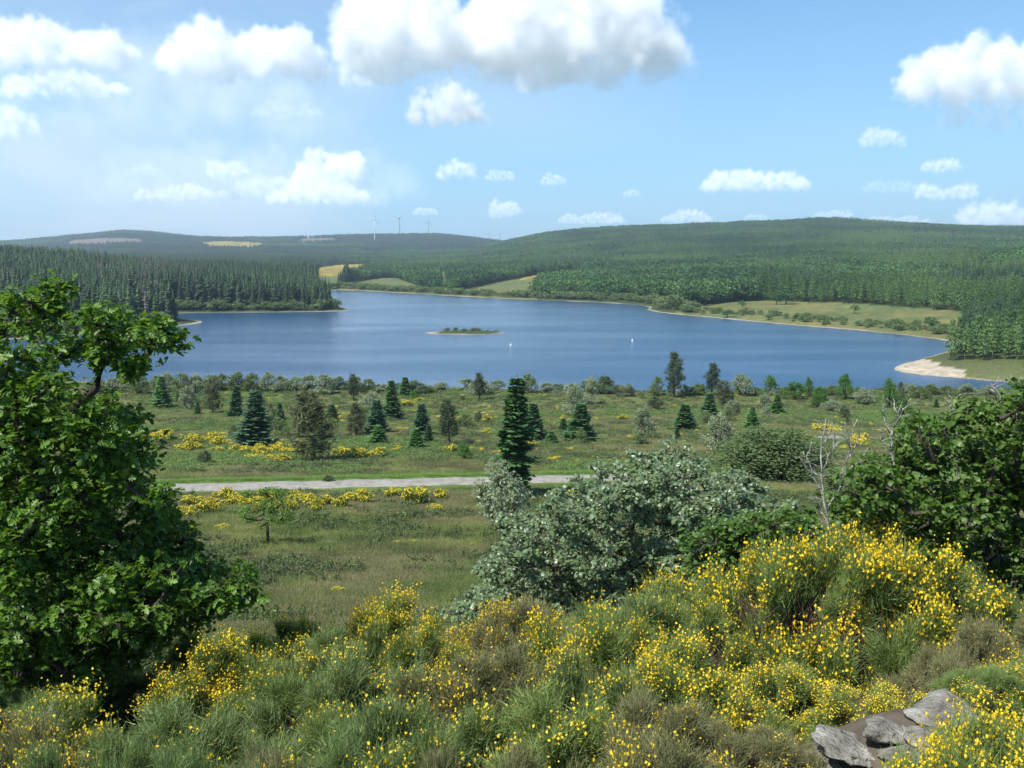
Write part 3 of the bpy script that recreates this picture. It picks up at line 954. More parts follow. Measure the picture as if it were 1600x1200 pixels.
# ------------------------------------------------------------------ trees and bushes between track and lake (px, base row, top row, width, ...)
HEATH = [
    ('spruce_tree', 'brightspruce', 254, 636, 586, 36, 'bright green young conifer beside a silvery shrub, near the left end of the shore bushes', 'conifer'),
    ('silver_shrub', 'silver', 291, 639, 602, 42, 'low silvery shrub between a bright green conifer and a dark pine near the shore', 'shrub'),
    ('pine_tree', 'pine', 333, 645, 592, 36, 'dark bushy pine right of the low silvery shrub near the shore', 'pine'),
    ('spruce_tree', 'spruce', 368, 650, 600, 28, 'slim green spruce close behind the biggest spruce on the left', 'spruce'),
    ('spruce_tree', 'spruce', 201, 678, 634, 50, 'squat dark spruce standing alone at the right edge of the lobed-leaf tree', 'spruce'),
    ('spruce_tree', 'bluespruce', 397, 703, 606, 70, 'biggest blue-green spruce on the left, drooping boughs above yellow broom', 'spruce'),
    ('pine_tree', 'pine', 490, 720, 611, 100, 'broad brown-green pine, widest tree of the heath, between big spruce and yellow broom', 'pine'),
    ('spruce_tree', 'spruce', 437, 658, 628, 20, 'tiny spruce in the gap between big blue-green spruce and broad pine', 'spruce'),
    ('pine_tree', 'pine', 556, 680, 630, 40, 'small dull pine just right of the broad brown-green pine', 'pine'),
    ('spruce_tree', 'darkpine', 553, 626, 583, 24, 'narrow dark conifer rising from the shore bushes above the small dull pine', 'conifer'),
    ('green_bush', 'darkbush', 320, 726, 703, 32, 'small round dark bush alone in the yellow broom left of the track', 'bush'),
    ('spruce_tree', 'spruce', 614, 655, 592, 32, 'slender dark spruce, tall one right of a silvery shrub by the shore', 'spruce'),
    ('spruce_tree', 'spruce', 633, 618, 588, 24, 'short spruce tip among the shore bushes just right of the slender dark spruce', 'spruce'),
    ('silver_shrub', 'silver', 580, 642, 610, 46, 'pale silvery shrub between two conifers left of the slender dark spruce', 'shrub'),
    ('spruce_tree', 'bluespruce', 588, 676, 622, 42, 'blue-green spruce in front of the pale silvery shrub', 'spruce'),
    ('spruce_tree', 'brightspruce', 591, 694, 664, 40, 'low bright green conifer at the foot of a blue-green spruce', 'conifer'),
    ('spruce_tree', 'bluespruce', 659, 680, 629, 38, 'neat blue-green spruce behind a bright young one, left of the dark ragged pine', 'spruce'),
    ('spruce_tree', 'brightspruce', 650, 702, 668, 34, 'bright young spruce in front of the neat blue-green one', 'spruce'),
    ('pine_tree', 'darkpine', 703, 696, 622, 44, 'ragged dark pine left of the tall lumpy spruce', 'pine'),
    ('pine_tree', 'darkpine', 750, 626, 584, 30, 'dark compact pine on the shore left of the tall lumpy spruce', 'pine'),
    ('spruce_tree', 'tallspruce', 799, 776, 584, 76, 'tall lumpy spruce with a thin spire, the tallest tree mid-picture, in front of the track', 'spruce'),
    ('spruce_tree', 'spruce', 814, 655, 618, 34, 'dark spruce peeping out right behind the tall lumpy spruce', 'spruce'),
    ('spruce_tree', 'spruce', 836, 687, 628, 38, 'dark pointed spruce just right of the tall lumpy spruce', 'spruce'),
    ('spruce_tree', 'brightspruce', 862, 693, 673, 26, 'knee-high conifer between two dark spruces right of the tall one', 'conifer'),
    ('spruce_tree', 'spruce', 906, 689, 628, 50, 'stout deep green spruce in front of a silvery willow', 'spruce'),
    ('silver_willow', 'silver', 898, 650, 598, 46, 'silvery willow behind the stout deep green spruce', 'willow'),
    ('silver_willow', 'silver', 924, 632, 586, 36, 'taller grey-green willow on the shore beside a dark bush', 'willow'),
    ('broadleaf_tree', 'willow', 827, 614, 580, 34, 'rounded broadleaf on the shoreline, right of the tall lumpy spruce', 'tree'),
    ('dark_bush', 'darkbush', 946, 614, 584, 40, 'dark brownish bush against the water right of the silvery willows', 'bush'),
    ('silver_shrub', 'silver', 1006, 684, 632, 46, 'round silvery shrub alone on open heath right of the stout spruce', 'shrub'),
    ('green_bush', 'willow', 1027, 619, 587, 32, 'green bush on the shore just left of the tall black pine', 'bush'),
    ('pine_tree', 'darkpine', 1054, 622, 552, 42, 'tall black pine silhouetted on the water, tallest on the right shore', 'pine'),
    ('pine_tree', 'darkpine', 1112, 618, 569, 36, 'smaller dark pine on the water, right of the tall black pine', 'pine'),
    ('dark_bush', 'darkbush', 1021, 633, 618, 16, 'very small dark bush on the grass below the tall black pine', 'bush'),
    ('dark_bush', 'darkbush', 747, 660, 642, 16, 'very small dark bush left of the tall lumpy spruce', 'bush'),
    ('green_bush', 'alder', 727, 718, 690, 44, 'low green bush before the track between ragged pine and tall lumpy spruce', 'bush'),
    ('silver_willow', 'silver', 1159, 618, 580, 44, 'pale willow on the shore right of the smaller dark pine', 'willow'),
    ('green_bush', 'alder', 1203, 617, 584, 38, 'mid green alder against the water beside the pale willow', 'alder'),
    ('green_bush', 'broadleaf', 1241, 624, 592, 40, 'bright green leafy bush, first of three right of the mid green alder', 'bush'),
    ('alder_tree', 'alder', 1264, 620, 587, 22, 'narrow upright alder, middle of three bright green shrubs', 'alder'),
    ('green_bush', 'broadleaf', 1279, 637, 601, 36, 'bright green leafy bush, last and lowest of three on the shore', 'bush'),
    ('alder_tree', 'alder', 1320, 624, 581, 40, 'conical bright alder left of a white-flecked bush by the water', 'alder'),
    ('silver_shrub', 'silver', 1348, 631, 604, 44, 'white-flecked rounded bush between two conical alders', 'bush'),
    ('alder_tree', 'alder', 1390, 638, 588, 42, 'conical bright alder right of the white-flecked bush', 'alder'),
    ('green_bush', 'willow', 1435, 623, 600, 40, 'low willow bush beyond the conical alders near the sand spit', 'bush'),
    ('spruce_tree', 'spruce', 1070, 670, 630, 38, 'dark young spruce, left of a pair with a brown pine on the right heath', 'spruce'),
    ('spruce_tree', 'spruce', 1108, 655, 612, 32, 'dark green spruce just left of a brown-tinged pine', 'spruce'),
    ('pine_tree', 'pine', 1131, 632, 594, 36, 'brown-tinged pine between dark spruce and silvery bush', 'pine'),
    ('silver_shrub', 'silver', 1141, 648, 624, 30, 'small silvery bush at the foot of the brown-tinged pine', 'bush'),
    ('spruce_tree', 'brightspruce', 1213, 646, 616, 28, 'little fresh green spruce, upper of two on the right heath', 'spruce'),
    ('spruce_tree', 'brightspruce', 1175, 668, 634, 28, 'little fresh green spruce, lower of two on the right heath', 'spruce'),
    ('silver_willow', 'silver', 1122, 706, 643, 64, 'loose silvery willow left of the big round green bush', 'willow'),
    ('round_bush', 'roundbush', 1205, 748, 660, 225, 'big smooth round green bush in front of the boulder', 'bush'),
    ('silver_shrub', 'silver', 1299, 644, 624, 46, 'flat silvery scrub on the grass above the boulder', 'shrub'),
    ('green_bush', 'alder', 1410, 650, 622, 46, 'green thicket patch between alders and the right-hand tree', 'bush'),
    ('whitebeam_shrub', 'silver', 782, 834, 708, 116, 'upright silver-leaved shrub at the foot of the tall lumpy spruce', 'shrub'),
    ('green_bush', 'willow', 1296, 768, 728, 70, 'rounded green bush behind the bare forked stem', 'bush'),
    ('green_bush', 'alder', 1352, 766, 722, 80, 'green bush glimpsed between the bare stems and the dark tree', 'bush'),
    ('green_bush', 'darkbush', 513, 752, 742, 26, 'tiny rushy bush at the edge of the gravel track', 'bush'),
]
for nm, kd, px, br, tr, w_, lab, ct in HEATH:
    plant_px(nm, kd, lab, ct, px, br, tr, w_)

# willows along the near shore, in order from the left
sh = []
px = 150
while px < 1010:
    top = 579 + rnd.uniform(0, 9) if px < 560 else 590 + rnd.uniform(0, 12)
    sh.append((px, 606 + rnd.uniform(0, 10), top, rnd.uniform(34, 58)))
    px += rnd.uniform(17, 26) if px < 560 else rnd.uniform(15, 27)
for px in (1072, 1090, 1180, 1222, 1300, 1455, 1480, 1510, 1545):
    sh.append((px, 617, 600 + rnd.uniform(-4, 4), rnd.uniform(28, 42)))


def nth(i):
    w_ = ['first', 'second', 'third', 'fourth', 'fifth', 'sixth', 'seventh', 'eighth', 'ninth', 'tenth', 'eleventh', 'twelfth', 'thirteenth', 'fourteenth',
          'fifteenth', 'sixteenth', 'seventeenth', 'eighteenth', 'nineteenth', 'twentieth']
    if i < 20:
        return w_[i]
    tens = {2: 'twenty', 3: 'thirty', 4: 'forty', 5: 'fifty'}
    t_, u_ = divmod(i + 1, 10)
    tens.update({6: 'sixty', 7: 'seventy', 8: 'eighty', 9: 'ninety'})
    if u_ == 0:
        return tens[t_][:-1] + 'ieth' if t_ > 2 else 'twentieth'
    return tens[t_] + '-' + w_[u_ - 1]


for i, (px, br, tr, w_) in enumerate(sh):
    plant_px('willow_bush', rnd.choice(['willow', 'willow', 'silver']), 'grey-green willow bush, %s from the left in the near shoreline thicket' % nth(i),
             'willow', px, br, tr, w_, 'willow bushes lining the near shore')

# looser shrubs and young trees scattered over the heath behind the track
loose = []
r9 = np.random.default_rng(91)
while len(loose) < 84:
    px = r9.uniform(180, 1480); row = 606 + 85 * r9.random() ** 2.2 + (8 if px > 560 else 0)
    if 1150 < px < 1320 and row > 655:
        continue
    hpx = r9.uniform(10, 24) * (.7 + (row - 600) / 130); loose.append((px, row, row - hpx, hpx * r9.uniform(.9, 1.7)))
loose.sort()
for i, (px, br, tr, w_) in enumerate(loose):
    kd = ['willow', 'alder', 'silver', 'spruce', 'brightspruce', 'darkbush', 'willow', 'pine'][int(r9.integers(0, 8))]
    lab = {'willow': 'low grey-green shrub', 'alder': 'small leafy green shrub', 'silver': 'small silvery shrub', 'brightspruce': 'knee-high young conifer', 'darkbush': 'small dark shrub', 'spruce': 'small dark spruce', 'pine': 'small scruffy pine'}[kd]
    plant_px('heath_shrub', kd, '%s, %s from the left among loose shrubs behind the track' % (lab, nth(i)), 'shrub' if kd not in ('brightspruce', 'spruce', 'pine') else 'conifer', px, br, tr,
             w_ * (.6 if kd in ('brightspruce', 'spruce', 'pine') else 1), 'loose shrubs scattered over the heath')

# ------------------------------------------------------------------ oak sapling with its own limbs
def skeleton(root, C, r0, thin=.006, seed=1, kink=.12):
    """limbs from root to every clump centre, each starting from the nearest node so far"""
    r = np.random.default_rng(seed)
    nodes = [np.array(p, float) for p in root]; par = [-1] + list(range(len(root) - 1))
    order = np.argsort([np.linalg.norm(c_ - nodes[-1]) for c_ in C])
    paths = []
    for i in order:
        c_ = C[i]
        A_ = np.array(nodes)
        dd = np.linalg.norm(A_ - c_, axis=1) + .35 * np.maximum(0, A_[:, 2] - c_[2])
        j = int(np.argmin(dd))
        p0 = nodes[j]; L = np.linalg.norm(c_ - p0)
        k = max(2, int(L / .35))
        prev = j; ids = [j]
        for s in range(1, k + 1):
            u = s / k
            q = p0 * (1 - u) + c_ * u + r.normal(size=3) * kink * L * .3 * math.sin(math.pi * u) + np.array([0, 0, -.10 * L * math.sin(math.pi * u)])
            nodes.append(q); par.append(prev); prev = len(nodes) - 1; ids.append(prev)
        paths.append(ids)
    cnt = np.zeros(len(nodes))
    for i in range(len(nodes) - 1, -1, -1):
        cnt[i] += 1
        if par[i] >= 0:
            cnt[par[i]] += cnt[i]
    rad = thin + (r0 - thin) * (cnt / cnt[0]) ** .5
    parts = [tube(nodes[:len(root)], rad[:len(root)], 8)]
    limbs = []
    for ids in paths:
        rr = rad[ids].copy(); rr[0] = min(rr[0], rr[1] * 1.3)
        limbs.append(tube([nodes[i] for i in ids], rr, 5))
    return parts[0], limbs


x, y, z = hit(418, 850)
k = (y * cP + (EYE - z) * sP) / FPX
C = np.array([(rnd.uniform(-42, 42) * k, rnd.uniform(-30, 30) * k, (848 - rnd.uniform(762, 815)) * k) for _ in range(30)] + [(6 * k, 0, 88 * k), (0, .1, 80 * k)])
tr_, lm_ = skeleton([(0, 0, -.05), (.03, 0, 20 * k), (-.02, 0, 42 * k)], C, .085, .012, 3)
cr_ = blob_leaves(C, np.full(len(C), 10 * k), 3600, .10, np.random.default_rng(5), up=.6, flat=.6)
t = tag(obj('oak_sapling', None, loc=(x, y, z)), 'small lone open-crowned oak sapling in the meadow before the track', 'sapling')
obj('crown', pack('crown', cr_, M['oak']), t); obj('trunk', pack('trunk', join([tr_] + lm_), M['darkbark']), t)


# ------------------------------------------------------------------ flowering broom out on the heath
BS = []
for i in range(4):
    g_, y_ = broom_small(70 + i)
    BS.append((pack('stems', g_, M['broom']), pack('blossom', y_, M['flower_deep'])))


def broom_clump(px, row, wpx, hpx, label, group):
    x, y, z = hit(px, row)
    k = (y * cP + (EYE - z) * sP) / FPX
    t = tag(obj('broom_clump', None, loc=(x, y, z - .05)), label, 'broom', group)
    t.scale = (wpx * k, wpx * k * .8, hpx * k / .85); t.rotation_euler = (0, 0, rnd.random() * 6.28)
    g_, y_ = rnd.choice(BS)
    obj('stems', g_, t); obj('blossom', y_, t)


band = sorted([(300 + 17.5 * i + rnd.uniform(-6, 6), rnd.uniform(779, 801), rnd.uniform(24, 40), rnd.uniform(15, 24)) for i in range(16)] +
              [(330 + 26 * i + rnd.uniform(-10, 10), rnd.uniform(776, 790), rnd.uniform(24, 36), rnd.uniform(12, 18)) for i in range(6)])
for i, b in enumerate(band):
    broom_clump(*b, 'yellow broom clump, %s from the left in the row before the track' % nth(i), 'flowering broom in a row before the track')
patch = sorted([(rnd.uniform(240, 465), 0, rnd.uniform(20, 38), rnd.uniform(10, 18)) for i in range(26)])
for i, b in enumerate(patch):
    row = 690 + (b[0] - 240) * .11 + rnd.uniform(-13, 12)
    broom_clump(b[0], row, b[2], b[3], 'yellow broom clump, %s from the left in the patch around the biggest spruce' % nth(i), 'flowering broom around the big spruce')
for px, row, w_, h_, lab in [
    (535, 712, 34, 18, 'golden broom mound right of the broad pine, left one of three'), (560, 716, 40, 20, 'golden broom mound right of the broad pine, middle one'),
    (588, 714, 34, 18, 'golden broom mound right of the broad pine, right one'), (622, 706, 24, 13, 'small yellow broom under the neat blue-green spruce'),
    (704, 706, 24, 15, 'rounded yellow broom at the foot of the ragged dark pine'), (650, 786, 46, 32, 'largest round golden broom below the track'),
    (614, 776, 28, 18, 'greenish yellow broom left of the largest round one below the track'), (564, 781, 28, 16, 'yellow broom left of the greenish one below the track'),
    (680, 797, 28, 12, 'low yellow broom at lower right of the largest round one'), (690, 778, 34, 18, 'green broom barely in flower right of the largest round one'),
    (878, 785, 40, 16, 'yellow broom between the upright silver shrub and the large whitebeam, left one'), (905, 780, 46, 20, 'yellow broom touching the large whitebeam, right one'),
    (832, 697, 20, 11, 'little yellow broom under the pointed spruce right of the tall one'), (975, 655, 22, 9, 'orange-yellow broom left of the lone round silvery shrub'),
    (637, 634, 30, 12, 'orange broom behind the slender dark spruce'), (655, 627, 18, 8, 'yellow broom tuft above the neat blue-green spruce'),
    (886, 610, 16, 10, 'yellow broom on the shoreline left of the dark bush'), (762, 660, 22, 14, 'yellow broom left of the spire of the tall lumpy spruce'),
    (760, 678, 24, 10, 'thin yellow broom beside the tall lumpy spruce'), (600, 640, 18, 8, 'yellow broom by the slender spruce foot'),
    (965, 612, 14, 8, 'tiny yellow broom right of the dark shore bush'), (1290, 672, 50, 10, 'flat yellow-green broom above the boulder'),
    (346, 826, 36, 8, 'flat yellow broom streak left of the oak sapling'), (640, 848, 26, 6, 'thin yellow broom streak in the middle of the meadow, right half'),
    (618, 850, 24, 6, 'thin yellow broom streak in the middle of the meadow, left half'), (738, 852, 14, 6, 'tiny yellow broom beside the whitebeam in the meadow'),
    (528, 925, 26, 14, 'yellow broom low in the meadow behind the near thicket'), (545, 938, 28, 8, 'flat yellow broom just above the near thicket'),
    (292, 806, 34, 20, 'golden broom against the edge of the lobed-leaf tree'), (300, 840, 22, 20, 'orange-yellow broom under the edge of the lobed-leaf tree'),
    (1110, 770, 30, 10, 'pale yellow broom streak behind the whitebeam')]:
    broom_clump(px, row, w_, h_, lab, None)

# ------------------------------------------------------------------ foreground broom thicket
BN = []
for i in range(5):
    g_, w_, fl_ = broom_near(200 + i, spread=.55)
    BN.append((pack('sprays', g_, M['broom']), pack('woody_stems', w_, M['twig']), [pack('blossom', f_, M['flower']) for f_ in fl_]))
# px, top row, flowers 0..3, look g green b grey-green w faded
ROWS = {
    'crest': (8.7, [(60, 1050, 0, 'g'), (150, 1045, 0, 'b'), (240, 1030, 1, 'g'), (330, 1010, 2, 'g'), (392, 992, 3, 'g'), (455, 978, 2, 'g'), (530, 970, 1, 'b'), (600, 957, 3, 'g'), (672, 966, 1, 'w'), (745, 975, 1, 'g'), (815, 945, 1, 'w'),
                     (875, 921, 3, 'g'), (945, 918, 1, 'w'), (1030, 914, 1, 'w'), (1100, 905, 2, 'g'), (1168, 872, 3, 'g'), (1235, 868, 2, 'g'), (1300, 852, 3, 'g'),
                     (1362, 842, 3, 'g'), (1428, 866, 3, 'g'), (1485, 900, 1, 'b'), (1540, 925, 0, 'b'), (1600, 920, 2, 'w'), (1670, 925, 2, 'g'), (1750, 935, 1, 'w'), (1830, 940, 3, 'g'), (1920, 950, 1, 'b'), (2020, 960, 2, 'g')]),
    'second': (6.9, [(-220, 1070, 0, 'g'), (-130, 1075, 1, 'b'), (-40, 1075, 0, 'w'), (40, 1085, 0, 'b'), (125, 1080, 1, 'g'), (215, 1062, 3, 'g'), (290, 1028, 3, 'g'), (352, 1012, 3, 'g'), (425, 1018, 2, 'b'), (505, 1005, 1, 'b'), (590, 1003, 1, 'g'), (675, 1000, 2, 'g'), (765, 1003, 2, 'w'),
                      (850, 985, 1, 'w'), (932, 972, 1, 'g'), (1015, 968, 1, 'w'), (1100, 960, 2, 'w'), (1185, 950, 1, 'w'), (1262, 922, 3, 'g'), (1345, 912, 3, 'g'), (1418, 935, 3, 'g'),
                      (1480, 962, 0, 'b'), (1545, 985, 1, 'w'), (1610, 965, 3, 'g'), (1700, 975, 1, 'w'), (1800, 985, 2, 'g'), (1900, 1000, 1, 'b')]),
    'third': (5.4, [(-240, 1120, 0, 'b'), (-130, 1120, 1, 'g'), (-30, 1120, 0, 'w'), (50, 1125, 0, 'g'), (130, 1110, 1, 'g'), (205, 1082, 3, 'b'), (285, 1078, 1, 'b'), (365, 1070, 1, 'b'), (450, 1062, 2, 'g'), (535, 1048, 0, 'b'), (625, 1045, 0, 'w'), (715, 1045, 1, 'w'),
                     (805, 1038, 0, 'w'), (895, 1058, 3, 'g'), (980, 1048, 1, 'b'), (1075, 1045, 3, 'g'), (1150, 1035, 3, 'g'), (1228, 1048, 3, 'g'), (1300, 1068, 3, 'g'), (1375, 1085, 3, 'g'),
                     (1450, 1050, 0, 'b'), (1515, 1045, 0, 'w'), (1590, 1062, 3, 'g'), (1690, 1065, 2, 'g'), (1790, 1075, 1, 'w'), (1900, 1085, 2, 'g')]),
    'fourth': (4.35, [(-60, 1150, 0, 'b'), (20, 1150, 1, 'w'), (100, 1142, 2, 'g'), (190, 1130, 1, 'b'), (275, 1132, 0, 'b'), (365, 1135, 0, 'b'), (450, 1150, 0, 'w'), (530, 1132, 2, 'g'), (610, 1122, 1, 'b'), (690, 1135, 0, 'b'),
                       (770, 1128, 0, 'b'), (855, 1112, 2, 'g'), (945, 1118, 2, 'g'), (1035, 1108, 1, 'w'), (1120, 1135, 2, 'w'), (1190, 1160, 1, 'w'), (1575, 1162, 2, 'g'), (1585, 1135, 3, 'g'), (1690, 1140, 1, 'g'), (1800, 1150, 2, 'w')]),
    'front': (3.55, [(-50, 1180, 0, 'b'), (55, 1190, 0, 'w'), (170, 1185, 0, 'b'), (300, 1192, 0, 'b'), (420, 1195, 0, 'w'), (540, 1185, 1, 'b'), (660, 1190, 0, 'g'), (790, 1192, 0, 'w'), (915, 1172, 3, 'g'), (1020, 1168, 2, 'w'), (1120, 1195, 1, 'w'),
                      (1540, 1180, 3, 'g'), (1640, 1175, 3, 'g')]),
}
ROWS['hollow'] = (7.8, [(470, 1000, 1, 'b'), (640, 990, 1, 'g'), (800, 985, 1, 'w'), (980, 945, 1, 'b'), (1070, 940, 2, 'g'), (1140, 915, 2, 'g'), (1215, 895, 2, 'g'), (1290, 885, 3, 'g'), (1370, 880, 3, 'g'), (1450, 905, 2, 'b'), (1520, 950, 1, 'b')])
LOOK = {'g': 'green', 'b': 'grey-green', 'w': 'faded olive'}
FLOW = ['without flowers', 'with few flowers', 'dotted with yellow flowers', 'thick with yellow flowers']
for rn, (Y, lst) in ROWS.items():
    for i, (px, tr, fl, lk_) in enumerate(lst):
        Yj = Y + rnd.uniform(-.25, .25)
        if px < 1060 and fl < 2 and (i * 7 + int(Y * 10)) % 5 < 3:
            fl += 1
        p = at(px, tr, Yj)
        z = float(terrain(np.array([p[0]]), np.array([Yj]))[0])
        h = max(.30, p[2] - z)
        t = tag(obj('broom_bush', None, loc=(p[0], Yj, z - .03)), '%s broom %s, %s from left in thicket %s row' % (LOOK[lk_], FLOW[fl], nth(i), rn), 'broom',
                'broom bushes of the near thicket')
        s = rnd.uniform(.88, 1.06) * (1 if Y > 4 else .8) * (1.12 if h > 1.5 else 1)
        s *= min(1.5, max(.62, .40 + .58 * h))
        bi = rnd.randrange(5)
        b = BN[bi]
        t.scale = (s * 1.1, s * 1.1, (h + .03) / BTOP[bi]); t.rotation_euler = (0, 0, rnd.random() * 6.28)
        sp_ = obj('sprays', b[0], t); obj('woody_stems', b[1], t)
        if lk_ != 'g':
            sp_.material_slots[0].link = 'OBJECT'; sp_.material_slots[0].material = M['broom_blue' if lk_ == 'b' else 'broom_brown']
        if fl:
            obj('blossom', b[2][fl - 1], t)

# ------------------------------------------------------------------ rocks
def rock(seed, sx, sy, sz, ang=.5):
    r = np.random.default_rng(seed)
    nu, nv = 40, 22
    V = []
    for j in range(nv + 1):
        ph = math.pi * j / nv
        for i in range(nu):
            th = 2 * math.pi * i / nu
            V.append((math.sin(ph) * math.cos(th), math.sin(ph) * math.sin(th), math.cos(ph)))
    V = np.array(V)
    # cut by random planes for facets
    for _ in range(26):
        nrm_ = norm(r.normal(size=3)); d = r.uniform(.62, .95)
        q = V @ nrm_
        V = V - np.where(q > d, (q - d) * .75, 0)[:, None] * nrm_
    nz_ = fbm(V[:, 0] * 3 + 9 * seed, V[:, 1] * 3 + V[:, 2] * 2.3, seed, 5) - .5
    V = V * (1 + ang * nz_[:, None])
    V = V * np.array([sx, sy, sz * .7])
    F = [(j * nu + i, (j + 1) * nu + i, (j + 1) * nu + (i + 1) % nu, j * nu + (i + 1) % nu) for j in range(nv) for i in range(nu)]
    return V, F


for px, row, s, lab in [
    (1485, 1112, (.24, .18, .075), 'white-topped granite rock half buried in broom at lower right'),
    (1532, 1100, (.13, .12, .10), 'dark grey rock touching the right end of the white-topped one'),
    (1392, 1140, (.17, .14, .07), 'pale lichened rock left below the white-topped one'),
    (1335, 1163, (.21, .16, .055), 'grey granite slab near the bottom edge of the picture'),
    (1255, 1182, (.15, .13, .05), 'small brownish slab left of the grey one at the bottom edge'),
    (1215, 1192, (.13, .11, .04), 'thin pale stone at the left end of the rock line by the bottom edge'),
    (1300, 1180, (.14, .12, .045), 'flat grey stone wedged between slabs at the bottom edge'),
    (1455, 1150, (.16, .13, .05), 'long flat pale stone between the white-topped rock and the bottom slabs'),
    (1415, 1172, (.15, .13, .05), 'rough grey rock right of the slab at the bottom edge')]:
    p = np.array(hit(px, row + 6)) + np.array([0, 0, s[2] * .1])
    o = obj('granite_rock', mesh('granite_rock', *rock(len(lab), *s), M['granite'], smooth=True), loc=p)
    o.rotation_euler = (.1, rnd.uniform(-.2, .2), rnd.random() * 3)
    tag(o, lab, 'rock')
for px, row, w_, hh, lab in [(1300, 688, 52, 12, 'pale flat boulder on the heath behind the big round bush'), (1104, 752, 26, 12, 'grey stone beside the track behind the whitebeam')]:
    x, y, z = hit(px, row); k = (y * cP + (EYE - z) * sP) / FPX
    o = obj('boulder', mesh('boulder', *rock(5 + len(lab), w_ * k / 2, w_ * k / 3, hh * k * .8), M['granite'], smooth=True), loc=(x, y, z + .1))
    tag(o, lab, 'boulder')


# ------------------------------------------------------------------ large near trees: clumps of real leaves on limbs
def sample_poly(poly, n, seed, mind):
    r = np.random.default_rng(seed)
    P = np.array(poly); lo_, hi_ = P.min(0), P.max(0)
    out_ = []
    tries = 0
    while len(out_) < n and tries < 60000:
        tries += 1
        q = lo_ + r.random(2) * (hi_ - lo_)
        if not in_poly(np.array([q[0]]), np.array([q[1]]), poly)[0]:
            continue
        if out_ and np.min(np.hypot(*(np.array(out_)[-60:] - q).T)) < mind:
            continue
        out_.append(q)
    return np.array(out_)


def big_tree(name, label, cat, polys, ya, yb, root, r0, crad, per, lsize, T, TF, lm, bm, seed, singles, extra=(), leafname='leaf', bare_frac=0.0):
    r = np.random.default_rng(seed)
    C = []; rad = []
    for poly, n, md in polys:
        for q in sample_poly(poly, n, seed + len(C), md):
            C.append(at(q[0], q[1], r.uniform(ya, yb))); rad.append(crad * r.uniform(.7, 1.2))
    for px, row, Y, rr in extra:
        C.append(at(px, row, Y)); rad.append(rr)
    C = np.array(C); rad = np.array(rad)
    root = [np.array(p_) for p_ in root]
    O = root[0].copy()
    tk, limbs = skeleton([p_ - O for p_ in root], C - O, r0, .008, seed)
    t = tag(obj(name, None, loc=O), label, cat)
    obj('trunk', pack('trunk', tk, bm), t)
    big = sorted(limbs, key=lambda l_: -np.ptp(l_[0], axis=0).sum())
    for l_ in big[:24]:
        obj('limb', pack('limb', l_, bm), t)
    Cl = C - O
    # leaves sit in sprays round twig tips
    nt_ = 9
    tw_i = np.repeat(np.arange(len(Cl)), nt_)
    td = norm(r.normal(size=(len(tw_i), 3)) + np.array([0, 0, .35]))
    tips = Cl[tw_i] + td * (rad[tw_i] * r.uniform(.45, 1.0, len(tw_i)))[:, None] * np.array([1.15, 1.15, .8])
    twigs = [tube([Cl[a_], (Cl[a_] + b_) / 2 + r.normal(size=3) * .02, b_], [.006, .004, .002], 3) for a_, b_ in zip(tw_i, tips)]
    tg = obj('twigs', pack('twigs', join(big[24:] + twigs), bm), t); tg['kind'] = 'stuff'
    n = int(len(tips) * per)
    ix = r.integers(0, len(tips), n)
    out_ = norm(r.normal(size=(n, 3)) * np.array([1, 1, .55]))
    P = tips[ix] + out_ * (lsize * r.uniform(.3, 1.7, n))[:, None]
    Nn = norm(r.normal(size=(n, 3)) * .55 + np.array([0, 0, .8]) + out_ * .25)
    A = norm(out_ - Nn * np.sum(out_ * Nn, 1, keepdims=True)); B = np.cross(Nn, A)
    S = lsize * r.uniform(.65, 1.3, n)
    # the leaves nearest the camera are objects of their own
    wy = P[:, 1] + O[1] + r.random(n) * .5
    px_, py_ = project(P[:, 0] + O[0], P[:, 1] + O[1], P[:, 2] + O[2])
    okk = (px_ > 0) & (px_ < 1600) & (py_ > 0) & (py_ < 1200)
    order = np.argsort(np.where(okk, wy / (S / lsize), 1e9))[:singles]
    rest = np.ones(n, bool); rest[order] = False
    o_ = obj('leaves', mesh('leaves', *stamp(P[rest], A[rest], B[rest], Nn[rest], S[rest], T, TF), lm), t); o_['kind'] = 'stuff'
    lme = mesh('leaf', T, TF, lm)
    from mathutils import Matrix
    for i in order:
        lf = obj('leaf', lme, t)
        m4 = Matrix([[A[i][k_], B[i][k_], Nn[i][k_]] for k_ in range(3)]).to_4x4()
        m4.translation = Vector(P[i])
        lf.matrix_local = m4 @ Matrix.Scale(float(S[i]), 4)
    return t


